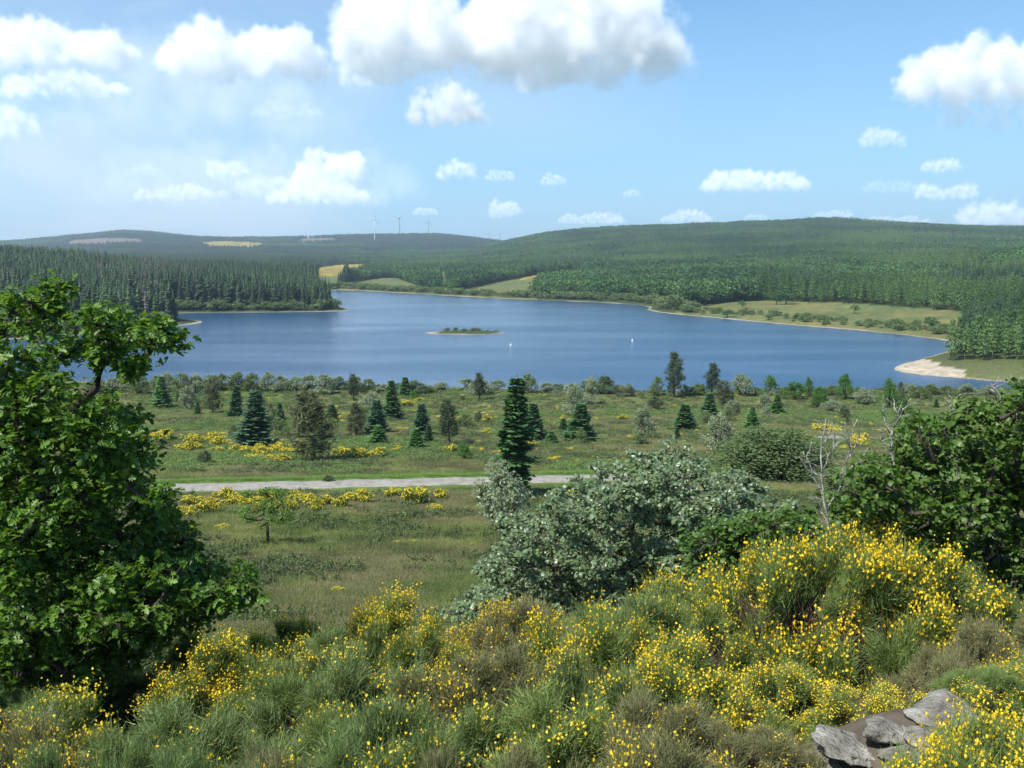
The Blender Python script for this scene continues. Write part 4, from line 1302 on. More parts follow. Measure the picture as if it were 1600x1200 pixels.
LT_UP = [(-60, 500), (0, 485), (50, 462), (85, 458), (90, 490), (105, 520), (95, 560), (110, 600), (160, 640), (-60, 655)]
LT_ARM = [(110, 512), (165, 500), (215, 512), (245, 525), (268, 536), (255, 543), (215, 538), (180, 548), (125, 555)]
LT_MID = [(-80, 640), (170, 640), (215, 665), (215, 700), (200, 740), (250, 790), (285, 835), (305, 900), (285, 970), (230, 1030), (100, 1050), (40, 1120), (-80, 1120)]
LT_ARM2 = [(270, 885), (335, 892), (385, 915), (398, 935), (360, 955), (300, 970), (260, 975)]
LT_LOW = [(20, 1040), (110, 1050), (180, 1035), (140, 1090), (90, 1105), (60, 1090)]
big_tree('lobed_leaf_tree', 'large leafy green tree with lobed leaves filling the left edge', 'tree',
         [(LT_UP, 34, 18), (LT_ARM, 13, 10), (LT_MID, 265, 14), (LT_ARM2, 22, 9), (LT_LOW, 9, 13)], 6.9, 9.0,
         [(-5.2, 8.3, 25.3), (-5.1, 8.2, 26.4), (-5.0, 8.1, 27.4)], .16, .18, 9.5, .072, LOBED, LOBED_F, M['oak'], M['darkbark'], 11, 300,
         extra=[(78, 450, 7.6, .10), (60, 468, 7.6, .13), (20, 478, 7.7, .16), (275, 532, 7.4, .07), (250, 515, 7.4, .09), (215, 570, 7.3, .06), (205, 578, 7.3, .04), (160, 560, 7.3, .07)])
RT = [(1315, 770), (1340, 735), (1385, 712), (1405, 665), (1440, 650), (1480, 665), (1505, 630), (1560, 605), (1620, 595), (1740, 580), (1760, 950), (1640, 985), (1560, 955), (1480, 925), (1410, 895), (1345, 865), (1305, 830)]
RT_LOW = [(1085, 860), (1130, 830), (1200, 815), (1255, 808), (1270, 850), (1180, 885), (1090, 900)]
big_tree('dark_leaf_tree', 'glossy dark-leaved spreading tree at the right edge among bare white stems', 'tree',
         [(RT, 320, 13)], 9.1, 11.4, [(5.3, 10.6, 24.3), (5.35, 10.5, 25.4), (5.4, 10.4, 26.3)], .15, .22, 10.5, .066, OVAL, OVAL_F, M['dark_oak'], M['bark'], 21, 300)
big_tree('dark_leaf_shrub', 'low dark green shrub between the silvery whitebeam and the bare white stems', 'shrub',
         [(RT_LOW, 72, 10)], 9.4, 10.6, [(2.6, 10.1, 24.5), (2.62, 10.1, 24.9), (2.65, 10.1, 25.3)], .06, .20, 9, .062, OVAL, OVAL_F, M['dark_oak'], M['bark'], 23, 120)
WB = [(740, 955), (755, 895), (800, 840), (860, 800), (925, 750), (975, 752), (1005, 735), (1060, 720), (1098, 750), (1165, 772), (1205, 805), (1185, 850), (1120, 890), (1060, 930), (960, 935), (850, 955), (800, 965)]
big_tree('whitebeam', 'large silvery grey-green whitebeam spreading behind the near broom thicket', 'tree',
         [(WB, 245, 12)], 17.5, 22.5, [(4.2, 20.5, 20.4), (4.2, 20.4, 21.2), (4.2, 20.3, 21.8)], .14, .34, 22, .092, OVAL, OVAL_F, M['whitebeam'], M['bark'], 31, 60,
         extra=[(722, 960, 18, .3), (745, 975, 18, .25), (1000, 718, 20, .25), (1060, 702, 20, .3), (1098, 728, 20, .2), (1155, 750, 20, .3), (1222, 792, 20, .25), (935, 735, 20, .25), (870, 775, 19, .2), (800, 815, 19, .25), (1180, 762, 20, .2), (1030, 712, 20, .2), (965, 735, 20, .22)])

# ------------------------------------------------------------------ bare white stems
def snag(label, Y, lines, w=.03, wood='white_bark'):
    parts = []
    base = at(lines[0][0][0], lines[0][0][1], Y)
    zb = float(terrain(base[None, 0], np.array([Y]))[0])
    O = np.array([base[0], Y, zb])
    t = tag(obj('dead_tree', None, loc=O), label, 'dead tree', 'bare white stems beside the dark tree')
    for i, ln in enumerate(lines):
        pts = [at(a_, b_, Y + rnd.uniform(-.15, .15) * (k_ > 0) * (1 if i else .4)) - O for k_, (a_, b_) in enumerate(ln)]
        if i == 0:
            pts = [np.array([0, 0, -.1])] + pts
        P = []
        for a_, b_ in zip(pts[:-1], pts[1:]):
            for u in (0, .33, .66):
                P.append(a_ * (1 - u) + b_ * u + np.array([rnd.gauss(0, .012), rnd.gauss(0, .012), 0]))
        P.append(pts[-1])
        r0 = w if i == 0 else w * .5
        rad = np.linspace(r0, .004, len(P))
        parts.append(tube(P, rad, 6))
        # fine side twigs
        for q in range(2, len(P) - 1):
            d = norm(np.array([rnd.gauss(0, 1), rnd.gauss(0, .6), rnd.uniform(.2, 1.2)])) * rnd.uniform(.06, .2)
            if i or q > 5:
                parts.append(tube([P[q], P[q] + d * .6 + np.array([0, 0, .01]), P[q] + d], [.004, .003, .0015], 3))
    obj('trunk', pack('trunk', parts[0], M[wood]), t)
    for p_ in parts[1:]:
        pass
    obj('branches', pack('branches', join(parts[1:]), M[wood]), t)


snag('tall forked bleached stem left of the dark tree, its fork pointing up at the boulder', 9.6,
     [[(1300, 858), (1290, 800), (1283, 745), (1284, 700), (1290, 655)], [(1286, 780), (1272, 745), (1262, 712), (1268, 690)], [(1284, 735), (1300, 700), (1308, 672)], [(1290, 800), (1308, 770), (1318, 730)],
      [(1283, 745), (1262, 735), (1255, 705)], [(1300, 700), (1312, 690)], [(1295, 820), (1280, 790), (1268, 775)], [(1285, 700), (1296, 680), (1300, 660)]], .019)
snag('thin bleached stem with upswept twigs just right of the tall forked one', 9.9,
     [[(1312, 850), (1318, 790), (1324, 730), (1328, 690), (1340, 655)], [(1326, 715), (1340, 690), (1346, 668)], [(1322, 740), (1345, 722), (1356, 700)], [(1327, 700), (1322, 680), (1320, 660)], [(1318, 790), (1334, 765), (1342, 750)]], .013)
snag('crooked white stem rising out of the left side of the dark tree', 10.2,
     [[(1400, 820), (1396, 740), (1392, 700), (1394, 672), (1412, 640), (1424, 622)], [(1394, 680), (1384, 665), (1380, 645), (1386, 638)], [(1393, 700), (1378, 690), (1376, 668)], [(1405, 655), (1400, 640), (1398, 626)]], .019)
snag('short bent white stem in the top of the dark tree', 10.4, [[(1500, 800), (1496, 700), (1492, 660), (1490, 632), (1502, 615)], [(1492, 650), (1486, 635), (1496, 624)], [(1490, 640), (1480, 625)]], .018)
snag('straight white stem near the top right of the dark tree', 10.4, [[(1566, 800), (1562, 660), (1560, 620), (1560, 588)], [(1560, 625), (1552, 612), (1550, 600)], [(1561, 650), (1570, 630)]], .02)
snag('slender white stem at the extreme right of the dark tree', 10.4, [[(1592, 800), (1590, 650), (1594, 612), (1598, 590)], [(1593, 640), (1586, 622), (1588, 606)]], .016)
snag('leaning grey stem inside the broom mound below the dark tree', 7.6, [[(1190, 1040), (1182, 1000), (1176, 965), (1180, 945)], [(1182, 1000), (1190, 975), (1198, 960)]], .010, 'bark')


# ------------------------------------------------------------------ island scrub, buoys, house, wind turbines
for i, (px, w_, tr) in enumerate([(699, 16, 511.5), (712, 15, 511), (726, 16, 513), (741, 20, 511.5), (749, 10, 512.5), (762, 10, 515), (775, 8, 516.5)]):
    Y = ISL[1] + 3; p = at(px, 517, Y); top = EYE - Y * float(row_tan(tr))
    plant('island_bush', 'willow', 'low green bush, %s from the left on the tiny island' % nth(i), 'bush', p[0], Y, .3, max(.6, top - .3), w_ / FPX * Y, 'bushes on the island')

for px, row, lab in [(798, 539.5, 'white mooring buoy near the right end of the island'), (988, 532.5, 'white mooring buoy alone on open water right of the island')]:
    Y = EYE / float(row_tan(row)); p = at(px, row, Y)
    prof = [(0, -.35), (.35, -.3), (.55, -.05), (.5, .3), (.3, .55), (.13, .62), (.10, 1.0), (.16, 1.05), (.1, 1.18), (0, 1.2)]
    V = [(r_ * math.cos(a_), r_ * math.sin(a_), z_) for r_, z_ in prof for a_ in np.arange(14) * 2 * math.pi / 14]
    F = [(j * 14 + i, j * 14 + (i + 1) % 14, (j + 1) * 14 + (i + 1) % 14, (j + 1) * 14 + i) for j in range(len(prof) - 1) for i in range(14)]
    tag(obj('mooring_buoy', mesh('mooring_buoy', V, F, M['white'], smooth=True), loc=(p[0], Y, 0)), lab, 'buoy', 'mooring buoys').scale = (.6, .6, .6)


def box(x0, x1, y0, y1, z0, z1):
    V = np.array([(x, y, z) for x in (x0, x1) for y in (y0, y1) for z in (z0, z1)], float)
    F = np.array([(0, 1, 3, 2), (4, 6, 7, 5), (0, 4, 5, 1), (2, 3, 7, 6), (0, 2, 6, 4), (1, 5, 7, 3)])
    return V, F


# farm building among the trees beyond the left forest
Yh = 1300.0; p = at(403, 414, Yh)
h = tag(obj('farm_building', None, loc=(p[0], Yh, p[2] - 3)), 'low pale farm building with a light roof showing over the left forest', 'building')
obj('wall', mesh('wall', *box(-5.5, 5.5, -3.5, 3.5, -8, 3.2), M['wall']), h)
rv = [(-6, -4, 3.0), (6, -4, 3.0), (6, 4, 3.0), (-6, 4, 3.0), (-6, 0, 5.2), (6, 0, 5.2)]
obj('roof', mesh('roof', rv + [(v_[0], v_[1], v_[2] + .2) for v_ in rv], [(0, 1, 5, 4), (2, 3, 4, 5), (6, 10, 11, 7), (8, 11, 10, 9), (0, 6, 7, 1), (2, 8, 9, 3)], M['roof']), h)
wm_ = mesh('window', *box(-.5, .5, -.08, .08, -.6, .6), M['dark'])
for xx in (-3.2, 0, 3.2):
    w0 = obj('window', wm_, h, (xx, -3.52, 1.3))


def turbine(label, px, Y, hub_row, base_row, blade, a0, yaw, mt_=None):
    mt_ = mt_ or M['grey_paint']
    p = at(px, hub_row, Y)
    z0 = float(terrain(np.array([p[0]]), np.array([Y]))[0]) - 2
    H = p[2] - z0
    t = tag(obj('wind_turbine', None, loc=(p[0], Y, z0)), label, 'wind turbine', 'wind turbines on the far ridge')
    obj('tower', pack('tower', tube([(0, 0, 0), (0, 0, H * .5), (0, 0, H - 2)], [2.3, 1.9, 1.4], 12), mt_), t)
    na_ = obj('nacelle', mesh('nacelle', *box(-2, 2, -4, 7, H - 2.2, H + 2.2), mt_), t)
    hub = obj('hub', pack('hub', tube([(0, -3.9, 0), (0, -5.4, 0), (0, -7, 0)], [2.1, 1.9, .4], 10), mt_), t, (0, 0, H))
    bl = []
    for s, c_, th in [(0, 1.0, .8), (.12, 2.3, .5), (.3, 1.9, .4), (.7, 1.2, .25), (1, .4, .1)]:
        bl += [(-c_ / 2, -th / 2, s * blade), (c_ / 2, -th / 2, s * blade), (c_ / 2, th / 2, s * blade), (-c_ / 2, th / 2, s * blade)]
    F = [(j * 4 + i, j * 4 + (i + 1) % 4, (j + 1) * 4 + (i + 1) % 4, (j + 1) * 4 + i) for j in range(4) for i in range(4)] + [(16, 17, 18, 19)]
    bm_ = mesh('blade', bl, F, mt_)
    for k in range(3):
        b = obj('blade', bm_, t, (0, -5.4, H)); b.rotation_euler = (0, a0 + k * 2.0944, 0)
    t.rotation_euler = (0, 0, yaw)


turbine('leftmost wind turbine, its white tower standing before the far ridge', 585, 3900, 343, 367, 30, .15, .5, M['roof'])
turbine('middle wind turbine, tallest of the three on the far ridge', 624, 4400, 341.5, 362, 38, .9, -.3)
turbine('rightmost of the three wind turbines on the far ridge', 669, 4900, 347.5, 362, 33, .3, .2)
turbine('faint wind turbine whose hub barely tops the ridge, left one of two', 764, 6800, 365, 368, 36, .3, .3)
turbine('faint wind turbine whose hub barely tops the ridge, right one of two', 781, 6900, 366, 368, 36, 1.1, -.2)

# ------------------------------------------------------------------ forests
def forest_points(Y0, Y1, s0, s1, az0=-34, az1=34, seed=0, smin=9.0):
    """jittered points whose spacing grows from s0 to s1 with distance; drops what the ground hides"""
    r = np.random.default_rng(seed)
    out_ = []
    Y = Y0
    while Y < Y1:
        f = (Y - Y0) / (Y1 - Y0); s = s0 + (s1 - s0) * f
        X0, X1 = Y * math.tan(math.radians(az0)), Y * math.tan(math.radians(az1))
        n_ = int((X1 - X0) / s)
        xs_ = X0 + (np.arange(n_) + r.uniform(-.42, .42, n_)) * s
        out_.append(np.stack([xs_, Y + r.uniform(-.42, .42, n_) * s, np.full(n_, s)], 1))
        Y += s
    P = np.concatenate(out_)
    z, sd = terrain(P[:, 0], P[:, 1], True)
    keep = sd > smin
    P, z, sd = P[keep], z[keep], sd[keep]
    a_, b_ = project(P[:, 0], P[:, 1], z)
    keep = np.ones(len(P), bool)
    for poly in FIELDS + YELLOW + BARE:
        keep &= ~in_poly(a_, b_, poly)
    return P[keep], z[keep], sd[keep], a_[keep], b_[keep]


def cull(P, z, h):
    """leave out trees wholly behind nearer ground and trees"""
    az = (P[:, 0] / P[:, 1]); el = (z + h - EYE) / P[:, 1]; elg = (z + h * .72 - EYE) / P[:, 1]
    bins = np.clip(((az + .8) / 1.6 * 1400).astype(int), 0, 1399)
    order = np.argsort(P[:, 1]); hz = np.full(1400, -9.0)
    keep = np.zeros(len(P), bool)
    for i in order:
        b = bins[i]
        if el[i] > hz[b] - .0012:
            keep[i] = True
        if elg[i] > hz[b]:
            hz[b] = elg[i]
    return keep


FP = {
    'spruce': [mesh('spruce_tree', *conifer_far(300 + i, 20, 9, .15 + .02 * i, .75, .05), M['far_conifer']) for i in range(3)],
    'pine': [mesh('pine_tree', *pine_far(320 + i), M['far_pine']) for i in range(3)],
    'broad': [mesh('broadleaf_tree', *broad_far(340 + i), M['far_broad']) for i in range(3)],
    'dead': [mesh('bare_spruce', *conifer_far(360, 12, 5, .12, .6, .05), M['dead_conifer'])],
    'willow': [mesh('shore_bush', *broad_far(380 + i), M['bush']) for i in range(2)],
}


def gn_scatter(name, label, protos, P, rz, sc3, idx):
    """one mass: points carrying a copy of one of the given real trees"""
    me = bpy.data.meshes.new(name)
    me.vertices.add(len(P)); me.vertices.foreach_set('co', np.asarray(P, np.float32).ravel())
    a1 = me.attributes.new('turn', 'FLOAT', 'POINT'); a1.data.foreach_set('value', np.asarray(rz, np.float32))
    a2 = me.attributes.new('grow', 'FLOAT_VECTOR', 'POINT'); a2.data.foreach_set('vector', np.asarray(sc3, np.float32).ravel())
    a3 = me.attributes.new('pick', 'INT', 'POINT'); a3.data.foreach_set('value', np.asarray(idx, np.int32))
    o = obj(name, me)
    g = bpy.data.node_groups.new(name, 'GeometryNodeTree')
    g.interface.new_socket('Geometry', in_out='INPUT', socket_type='NodeSocketGeometry'); g.interface.new_socket('Geometry', in_out='OUTPUT', socket_type='NodeSocketGeometry')
    n, l = g.nodes, g.links
    gi = n.new('NodeGroupInput'); go = n.new('NodeGroupOutput')
    jn = n.new('GeometryNodeJoinGeometry')
    for pr in reversed(protos):
        oi = n.new('GeometryNodeObjectInfo'); oi.transform_space = 'ORIGINAL'; oi.inputs['Object'].default_value = pr; oi.inputs['As Instance'].default_value = True
        l.new(oi.outputs['Geometry'], jn.inputs[0])
    ip = n.new('GeometryNodeInstanceOnPoints'); ip.inputs['Pick Instance'].default_value = True
    l.new(gi.outputs[0], ip.inputs['Points']); l.new(jn.outputs[0], ip.inputs['Instance'])

    def na(nm, ty):
        q = n.new('GeometryNodeInputNamedAttribute'); q.data_type = ty; q.inputs['Name'].default_value = nm
        return [s_ for s_ in q.outputs if s_.enabled and s_.name == 'Attribute'][0]
    cx = n.new('ShaderNodeCombineXYZ'); l.new(na('turn', 'FLOAT'), cx.inputs[2])
    l.new(cx.outputs[0], ip.inputs['Rotation']); l.new(na('grow', 'FLOAT_VECTOR'), ip.inputs['Scale']); l.new(na('pick', 'INT'), ip.inputs['Instance Index'])
    l.new(ip.outputs[0], go.inputs[0])
    md = o.modifiers.new('scatter', 'NODES'); md.node_group = g
    tag(o, label, None, kind='stuff')
    return o


TREES = {k: [] for k in FP}      # (x,y,z,h,w)


def add(kind, x, y, z, h, w):
    TREES[kind].append((x, y, z, h, w))


rf = np.random.default_rng(77)
# hillsides and plain beyond the lake
P, z, sd, a_, b_ = forest_points(262, 2750, 3.9, 8.6, seed=1)
h = rf.uniform(.68, 1.22, len(P)) * (.85 + .35 * vnoise(P[:, 0] / 60, P[:, 1] / 60, 5))
rgt = a_ > 545
typ = fbm(P[:, 0] / 130, P[:, 1] / 130, 90, 4) + .15 * (vnoise(P[:, 0] / 35, P[:, 1] / 35, 91) - .5)
broad = np.where(rgt, (typ > .6) | ((a_ < 1180) & (P[:, 1] < 1100) & (a_ > 540)) | ((P[:, 1] > 2250) & (a_ < 1240)), (typ > .66) & (P[:, 1] > 1100))
leftf = (a_ < 545) & (P[:, 1] < 1000)
shore_keep = (sd > np.where(rgt & (a_ < 1480), 20, 9)) | (P[:, 1] > 900)
hh = np.where(leftf, 15.5, np.where(broad, 12, np.where(rgt, 10.5, 13))) * h
hh = np.where((a_ > 1480) & (P[:, 1] < 430), 9.5 * h, hh)
ok = shore_keep & ((a_ > 160) | (sd > 26) | (P[:, 1] > 430))
P, z, sd, a_, b_, hh, broad, leftf, rgt = [q[ok] for q in (P, z, sd, a_, b_, hh, broad, leftf, rgt)]
k = cull(P, z, hh)
P, z, sd, a_, b_, hh, broad, leftf, rgt = [q[k] for q in (P, z, sd, a_, b_, hh, broad, leftf, rgt)]
print('hill trees', len(P))
# far blue hills
P2, z2, sd2, a2, b2 = forest_points(2750, 5600, 12, 22, seed=2)
h2 = 14 * rf.uniform(.8, 1.2, len(P2)); k = cull(P2, z2, h2)
P2, z2, a2, h2 = P2[k], z2[k], a2[k], h2[k]
print('far trees', len(P2))

dead = leftf & (fbm(P[:, 0] / 22, P[:, 1] / 22, 97, 2) > .58) & (a_ > 150) & (a_ < 320)
kinds = np.where(dead, 'dead', np.where(broad, 'broad', np.where(rgt, 'pine', 'spruce')))
kinds = np.where((kinds == 'pine') & (fbm(P[:, 0] / 90, P[:, 1] / 90, 55, 3) > .62), 'spruce', kinds)
wid = np.where(kinds == 'broad', hh * .95, hh * np.where(kinds == 'pine', .9, .95)) * rf.uniform(.8, 1.2, len(P))
# individuals: the nearest rows of the left forest and of the right-hand forest
left_i = np.where(leftf & (a_ > 20) & (a_ < 540) & (kinds != 'broad'))[0]
left_i = left_i[np.argsort(sd[left_i] + (P[left_i, 1] - 480) * .04)][:150]
right_i = np.where((a_ > 1488) & (a_ < 1610) & (P[:, 1] < 420))[0]
right_i = right_i[np.argsort(P[right_i, 1])][:70]
single = set(left_i) | set(right_i)


def forest_tree(kind, i, nm, lab, cat, grp):
    o = obj(nm, FP[kind][i % len(FP[kind])], loc=(P[i, 0], P[i, 1], z[i] - .2))
    o.scale = (wid[i], wid[i], hh[i]); o.rotation_euler = (0, 0, rf.random() * 6.28)
    return tag(o, lab, cat, grp)


PR = {}
for i in left_i:
    kd = kinds[i]
    if kd == 'dead':
        o = forest_tree('dead', i, 'bare_spruce', 'grey-brown leafless spruce in the front edge of the left forest', 'dead tree', 'bare trees in the left forest')
    else:
        o = forest_tree('spruce', i, 'spruce_tree', 'tall dark spruce in the front edge of the left-hand forest by the water', 'spruce', 'spruces along the left forest edge')
    PR.setdefault((kd, o.data.name), o)
for i in right_i:
    kd = 'broad' if kinds[i] == 'broad' else 'pine'
    if kd == 'pine':
        o = forest_tree('pine', i, 'pine_tree', 'green pine in the near edge of the right-hand forest above the sand spit', 'pine', 'pines in the right forest edge')
    else:
        o = forest_tree('broad', i, 'broadleaf_tree', 'broadleaf tree in the near edge of the right-hand forest above the sand spit', 'tree', 'broadleaf trees in the right forest edge')
    PR.setdefault((kd, o.data.name), o)


def ensure(kind, names_label_cat, cands):
    """make sure every mesh variant stands somewhere as a real tree the mass can be copied from"""
    res = []
    nm, lab, cat, grp = names_label_cat
    cands = list(cands)
    for v, me in enumerate(FP[kind]):
        q = [o for (kd, dn), o in PR.items() if dn == me.name]
        if q:
            res.append(q[0]); continue
        i = cands.pop(0); single.add(i)
        o = obj(nm, me, loc=(P[i, 0], P[i, 1], z[i] - .2)); o.scale = (wid[i], wid[i], hh[i])
        tag(o, lab + (', %s one' % nth(v) if kind == 'broad' else ''), cat, grp); res.append(o)
    return res


near_b = np.where((kinds == 'broad') & (a_ > 560) & (a_ < 700))[0]; near_b = near_b[np.argsort(P[near_b, 1])]
near_p = np.where((kinds == 'pine') & (a_ > 1250) & (a_ < 1480))[0]; near_p = near_p[np.argsort(P[near_p, 1])]
near_d = np.where((kinds == 'dead'))[0]
pr_broad = ensure('broad', ('broadleaf_tree', 'dark broadleaf in the grove on the far shore', 'tree', 'broadleaf trees of the far grove'), near_b)
pr_pine = ensure('pine', ('pine_tree', 'pine at the edge of the field across the lake', 'pine', 'pines behind the lakeside field'), near_p)
pr_spruce = ensure('spruce', ('spruce_tree', 'tall dark spruce in the left-hand forest', 'spruce', 'spruces along the left forest edge'), [i for i in left_i])
pr_dead = ensure('dead', ('bare_spruce', 'grey-brown leafless spruce in the left forest', 'dead tree', 'bare trees in the left forest'), near_d) if len(near_d) else []
# extra individuals: the lone dark trees by the right field
for px, row, top, w_, lab in [(1228, 476, 443, 34, 'dark broadleaf pair-crown standing forward of the pines behind the lakeside field'), (1213, 476, 455, 18, 'small dark tree leaning on the larger one behind the lakeside field'),
                              (1137, 496, 482, 24, 'dark rounded bush on the lakeside field near the shore'), (1160, 480, 468, 14, 'tiny bush at the upper edge of the lakeside field'),
                              (1335, 490, 473, 18, 'silvery bush at the back of the lakeside field'), (1455, 515, 492, 26, 'dark brown bush near the inlet end of the field'),
                              (1462, 484, 470, 24, 'pale bush left of the right forest behind the field'), (1090, 478, 450, 40, 'rounded green tree at the left end of the lakeside field'),
                              (1052, 484, 456, 44, 'broad pale green tree above the bend of the shore'), (858, 457, 433, 40, 'dark rounded tree at the left end of the grove beyond the centre field'),
                              (828, 453, 447, 10, 'lone tiny bush in the centre field')]:
    x, y, zt_ = hit(px, row); k_ = (y * cP + 30 * sP) / FPX; hgt = EYE - y * float(row_tan(top)) - zt_
    pale = 'pale' in lab or 'silvery' in lab
    o = obj('shore_tree', (FP['willow'] if pale else FP['broad'])[len(lab) % 2], loc=(x, y, zt_ - .1)); o.scale = (w_ * k_ * 1.1, w_ * k_ * 1.1, max(1, hgt * 1.1)); tag(o, lab, 'tree' if hgt > 5 else 'bush')

for kd, protos, nm, lab in [('spruce', pr_spruce, 'spruce_forest', 'dense dark spruce forest behind the left shore and on the hills'), ('pine', pr_pine, 'pine_forest', 'pine plantation covering the right-hand hill'),
                            ('broad', pr_broad, 'broadleaf_forest', 'darker broadleaf woodland on the far shore and slopes'), ('dead', pr_dead, 'bare_trees', 'grey leafless trees inside the left forest')]:
    s = np.array([i for i in np.where(kinds == kd)[0] if i not in single])
    if len(s) == 0 or not protos:
        continue
    Pp = np.stack([P[s, 0], P[s, 1], z[s] - .2], 1); gr3 = np.stack([wid[s], wid[s], hh[s]], 1)
    if kd == 'spruce':
        s2 = np.where(fbm(P2[:, 0] / 300, P2[:, 1] / 300, 3, 3) < .56)[0]
        Pp = np.vstack([Pp, np.stack([P2[s2, 0], P2[s2, 1], z2[s2] - .5], 1)]); gr3 = np.vstack([gr3, np.stack([h2[s2] * 1.9, h2[s2] * 1.9, h2[s2]], 1)])
    if kd == 'broad':
        s2 = np.where(fbm(P2[:, 0] / 300, P2[:, 1] / 300, 3, 3) >= .56)[0]
        Pp = np.vstack([Pp, np.stack([P2[s2, 0], P2[s2, 1], z2[s2] - .5], 1)]); gr3 = np.vstack([gr3, np.stack([h2[s2] * 1.7, h2[s2] * 1.7, h2[s2]], 1)])
    gn_scatter(nm, lab, protos, Pp, rf.random(len(Pp)) * 6.28, gr3, rf.integers(0, len(protos), len(Pp)))

# scrub fringe along the far and left shores
r = np.random.default_rng(15)
n = 60000
X = r.uniform(-330, 560, n); Y = r.uniform(240, 860, n)
zf, sdf = terrain(X, Y, True); fa, fb = project(X, Y, zf)
w_ = np.where(fa < 545, 13, np.where(fa < 1480, 20, 10))
lo_ = np.where(fa < 545, 4.5, np.where(fa < 700, 5, 6))
kk = (sdf > lo_) & (sdf < w_) & ((fa < 150) | (sdf > 0)) & (fb < 560) & (fa > -60) & (fa < 1680)
kk &= ~((fa > 225) & (fa < 330) & (fb > 492) & (fb < 510))
kk |= (fa > -20) & (fa < 262) & (sdf > 5) & (sdf < 34) & (Y < 470)
dens = np.where((fa > 1090) & (fa < 1500), .5, .6)
kk &= r.random(n) < dens
X, Y, zf, fa = X[kk], Y[kk], zf[kk], fa[kk]
print('fringe', len(X))
hs = np.where(fa < 545, 6.2, 5.4) * r.uniform(.5, 1.2, len(X)); hs = np.where((fa > 1090), hs * .6, hs)
pw = []
for v in range(2):
    o = obj('shore_bush', FP['willow'][v], loc=(X[v], Y[v], zf[v] - .15)); o.scale = (hs[v] * 1.5, hs[v] * 1.5, hs[v])
    tag(o, ['grey-green bush in the scrub by the far lake edge', 'second grey-green bush in the scrub by the far lake edge'][v], 'bush', 'bushes along the far lake edge'); pw.append(o)
gn_scatter('shore_scrub', 'band of grey-green scrub along the lake edge', pw, np.stack([X[2:], Y[2:], zf[2:] - .4], 1), r.random(len(X) - 2) * 6.28,
           np.stack([hs[2:] * 1.5, hs[2:] * 1.5, hs[2:]], 1), r.integers(0, 2, len(X) - 2))

# ------------------------------------------------------------------ ground cover
def tuft(seed, n, hgt, spread, lean, wd):
    r = np.random.default_rng(seed)
    a = r.random(n) * 6.283; q = r.random(n) ** .6 * spread
    base = np.stack([np.cos(a) * q, np.sin(a) * q, np.full(n, -.02)], 1)
    dr = norm(np.stack([np.cos(a) * lean, np.sin(a) * lean, np.ones(n)], 1) + r.normal(size=(n, 3)) * .25)
    L = hgt * r.uniform(.5, 1.1, n)[:, None]; s = norm(np.cross(dr, r.normal(size=(n, 3))))
    V = np.stack([base - s * wd, base + s * wd, base + dr * L], 1).reshape(-1, 3)
    return V, np.arange(n * 3).reshape(-1, 3)


def lowbush(seed):
    r = np.random.default_rng(seed)
    C = np.stack([r.normal(size=8) * .25, r.normal(size=8) * .25, r.uniform(.1, .3, 8)], 1)
    return blob_leaves(C * [1, 1, .6], np.full(8, .16), 150, .09, r)


cover = {
    'grass': [mesh('grass_tuft', *tuft(1 + i, 60, .22, .28, .8, .006), M['grass']) for i in range(2)],
    'verge': [mesh('verge_grass', *tuft(11 + i, 60, .24, .28, .6, .006), M['verge']) for i in range(2)],
    'heather': [mesh('heather_clump', *tuft(21 + i, 110, .17, .32, 1.1, .007), M['heather']) for i in range(2)],
    'fern': [mesh('fern_patch', *lowbush(31 + i), M['fern']) for i in range(2)],
    'scrub': [mesh('heath_scrub', *lowbush(61 + i), M['bush' if i % 2 else 'darkbush']) for i in range(4)],
    'dots': [pack('yellow_flowers', broom_small(90)[1], M['flower_deep'])],
}
r = np.random.default_rng(44)
n = 190000
# more tufts per square metre close by, where each one shows
Yq = np.exp(r.uniform(math.log(9), math.log(214), n)); Xq = r.uniform(-.85, .85, n) * Yq
zq, sq = terrain(Xq, Yq, True)
kk = (sq > 1.5) & (np.abs(Yq - road_y(Xq)) > 1.9)
Xq, Yq, zq = Xq[kk], Yq[kk], zq[kk]
ty = fbm(Xq / 6, Yq / 6, 51, 4) + .12 * r.normal(size=len(Xq)) * .5
fr = fbm(Xq / 17, Yq / 12, 52, 3)
kind_q = np.where(ty > .51, 'grass', 'heather').astype(object)
kind_q[(fr > .62) & (Yq > 84) & (r.random(len(Xq)) < .6)] = 'fern'
kind_q[(np.abs(Yq - road_y(Xq) - .8) < 5.0)] = 'verge'
sb = (Yq > 84) & (Yq < 212) & (r.random(len(Xq)) < .22 * sstep(.42, .62, fbm(Xq / 9, Yq / 9, 58, 3)) + .25 * (Yq > 175))
kind_q[sb & (np.abs(Yq - road_y(Xq)) > 6)] = 'scrub'
kind_q[(Yq < 70) & (r.random(len(Xq)) < .14 * sstep(.45, .62, fbm(Xq / 4, Yq / 4, 59, 3)))] = 'scrub'
dt = (vnoise(Xq / 5, Yq / 5, 53) > .66) & (r.random(len(Xq)) < np.where(Xq < 12, .085, .03)) & (Yq > 88) & (Yq < 200)
kind_q[dt] = 'dots'
names = {'grass': ('grass_tufts', 'dry olive grass tufts over the heath'), 'verge': ('verge_grass', 'fresh green grass along the gravel track'), 'heather': ('heather', 'brownish heather between the grass'),
         'fern': ('bracken', 'pale green bracken patches on the heath'), 'scrub': ('heath_scrub', 'low mixed green scrub among the heath grass'), 'dots': ('broom_flowers', 'scattered low yellow broom on the heath')}
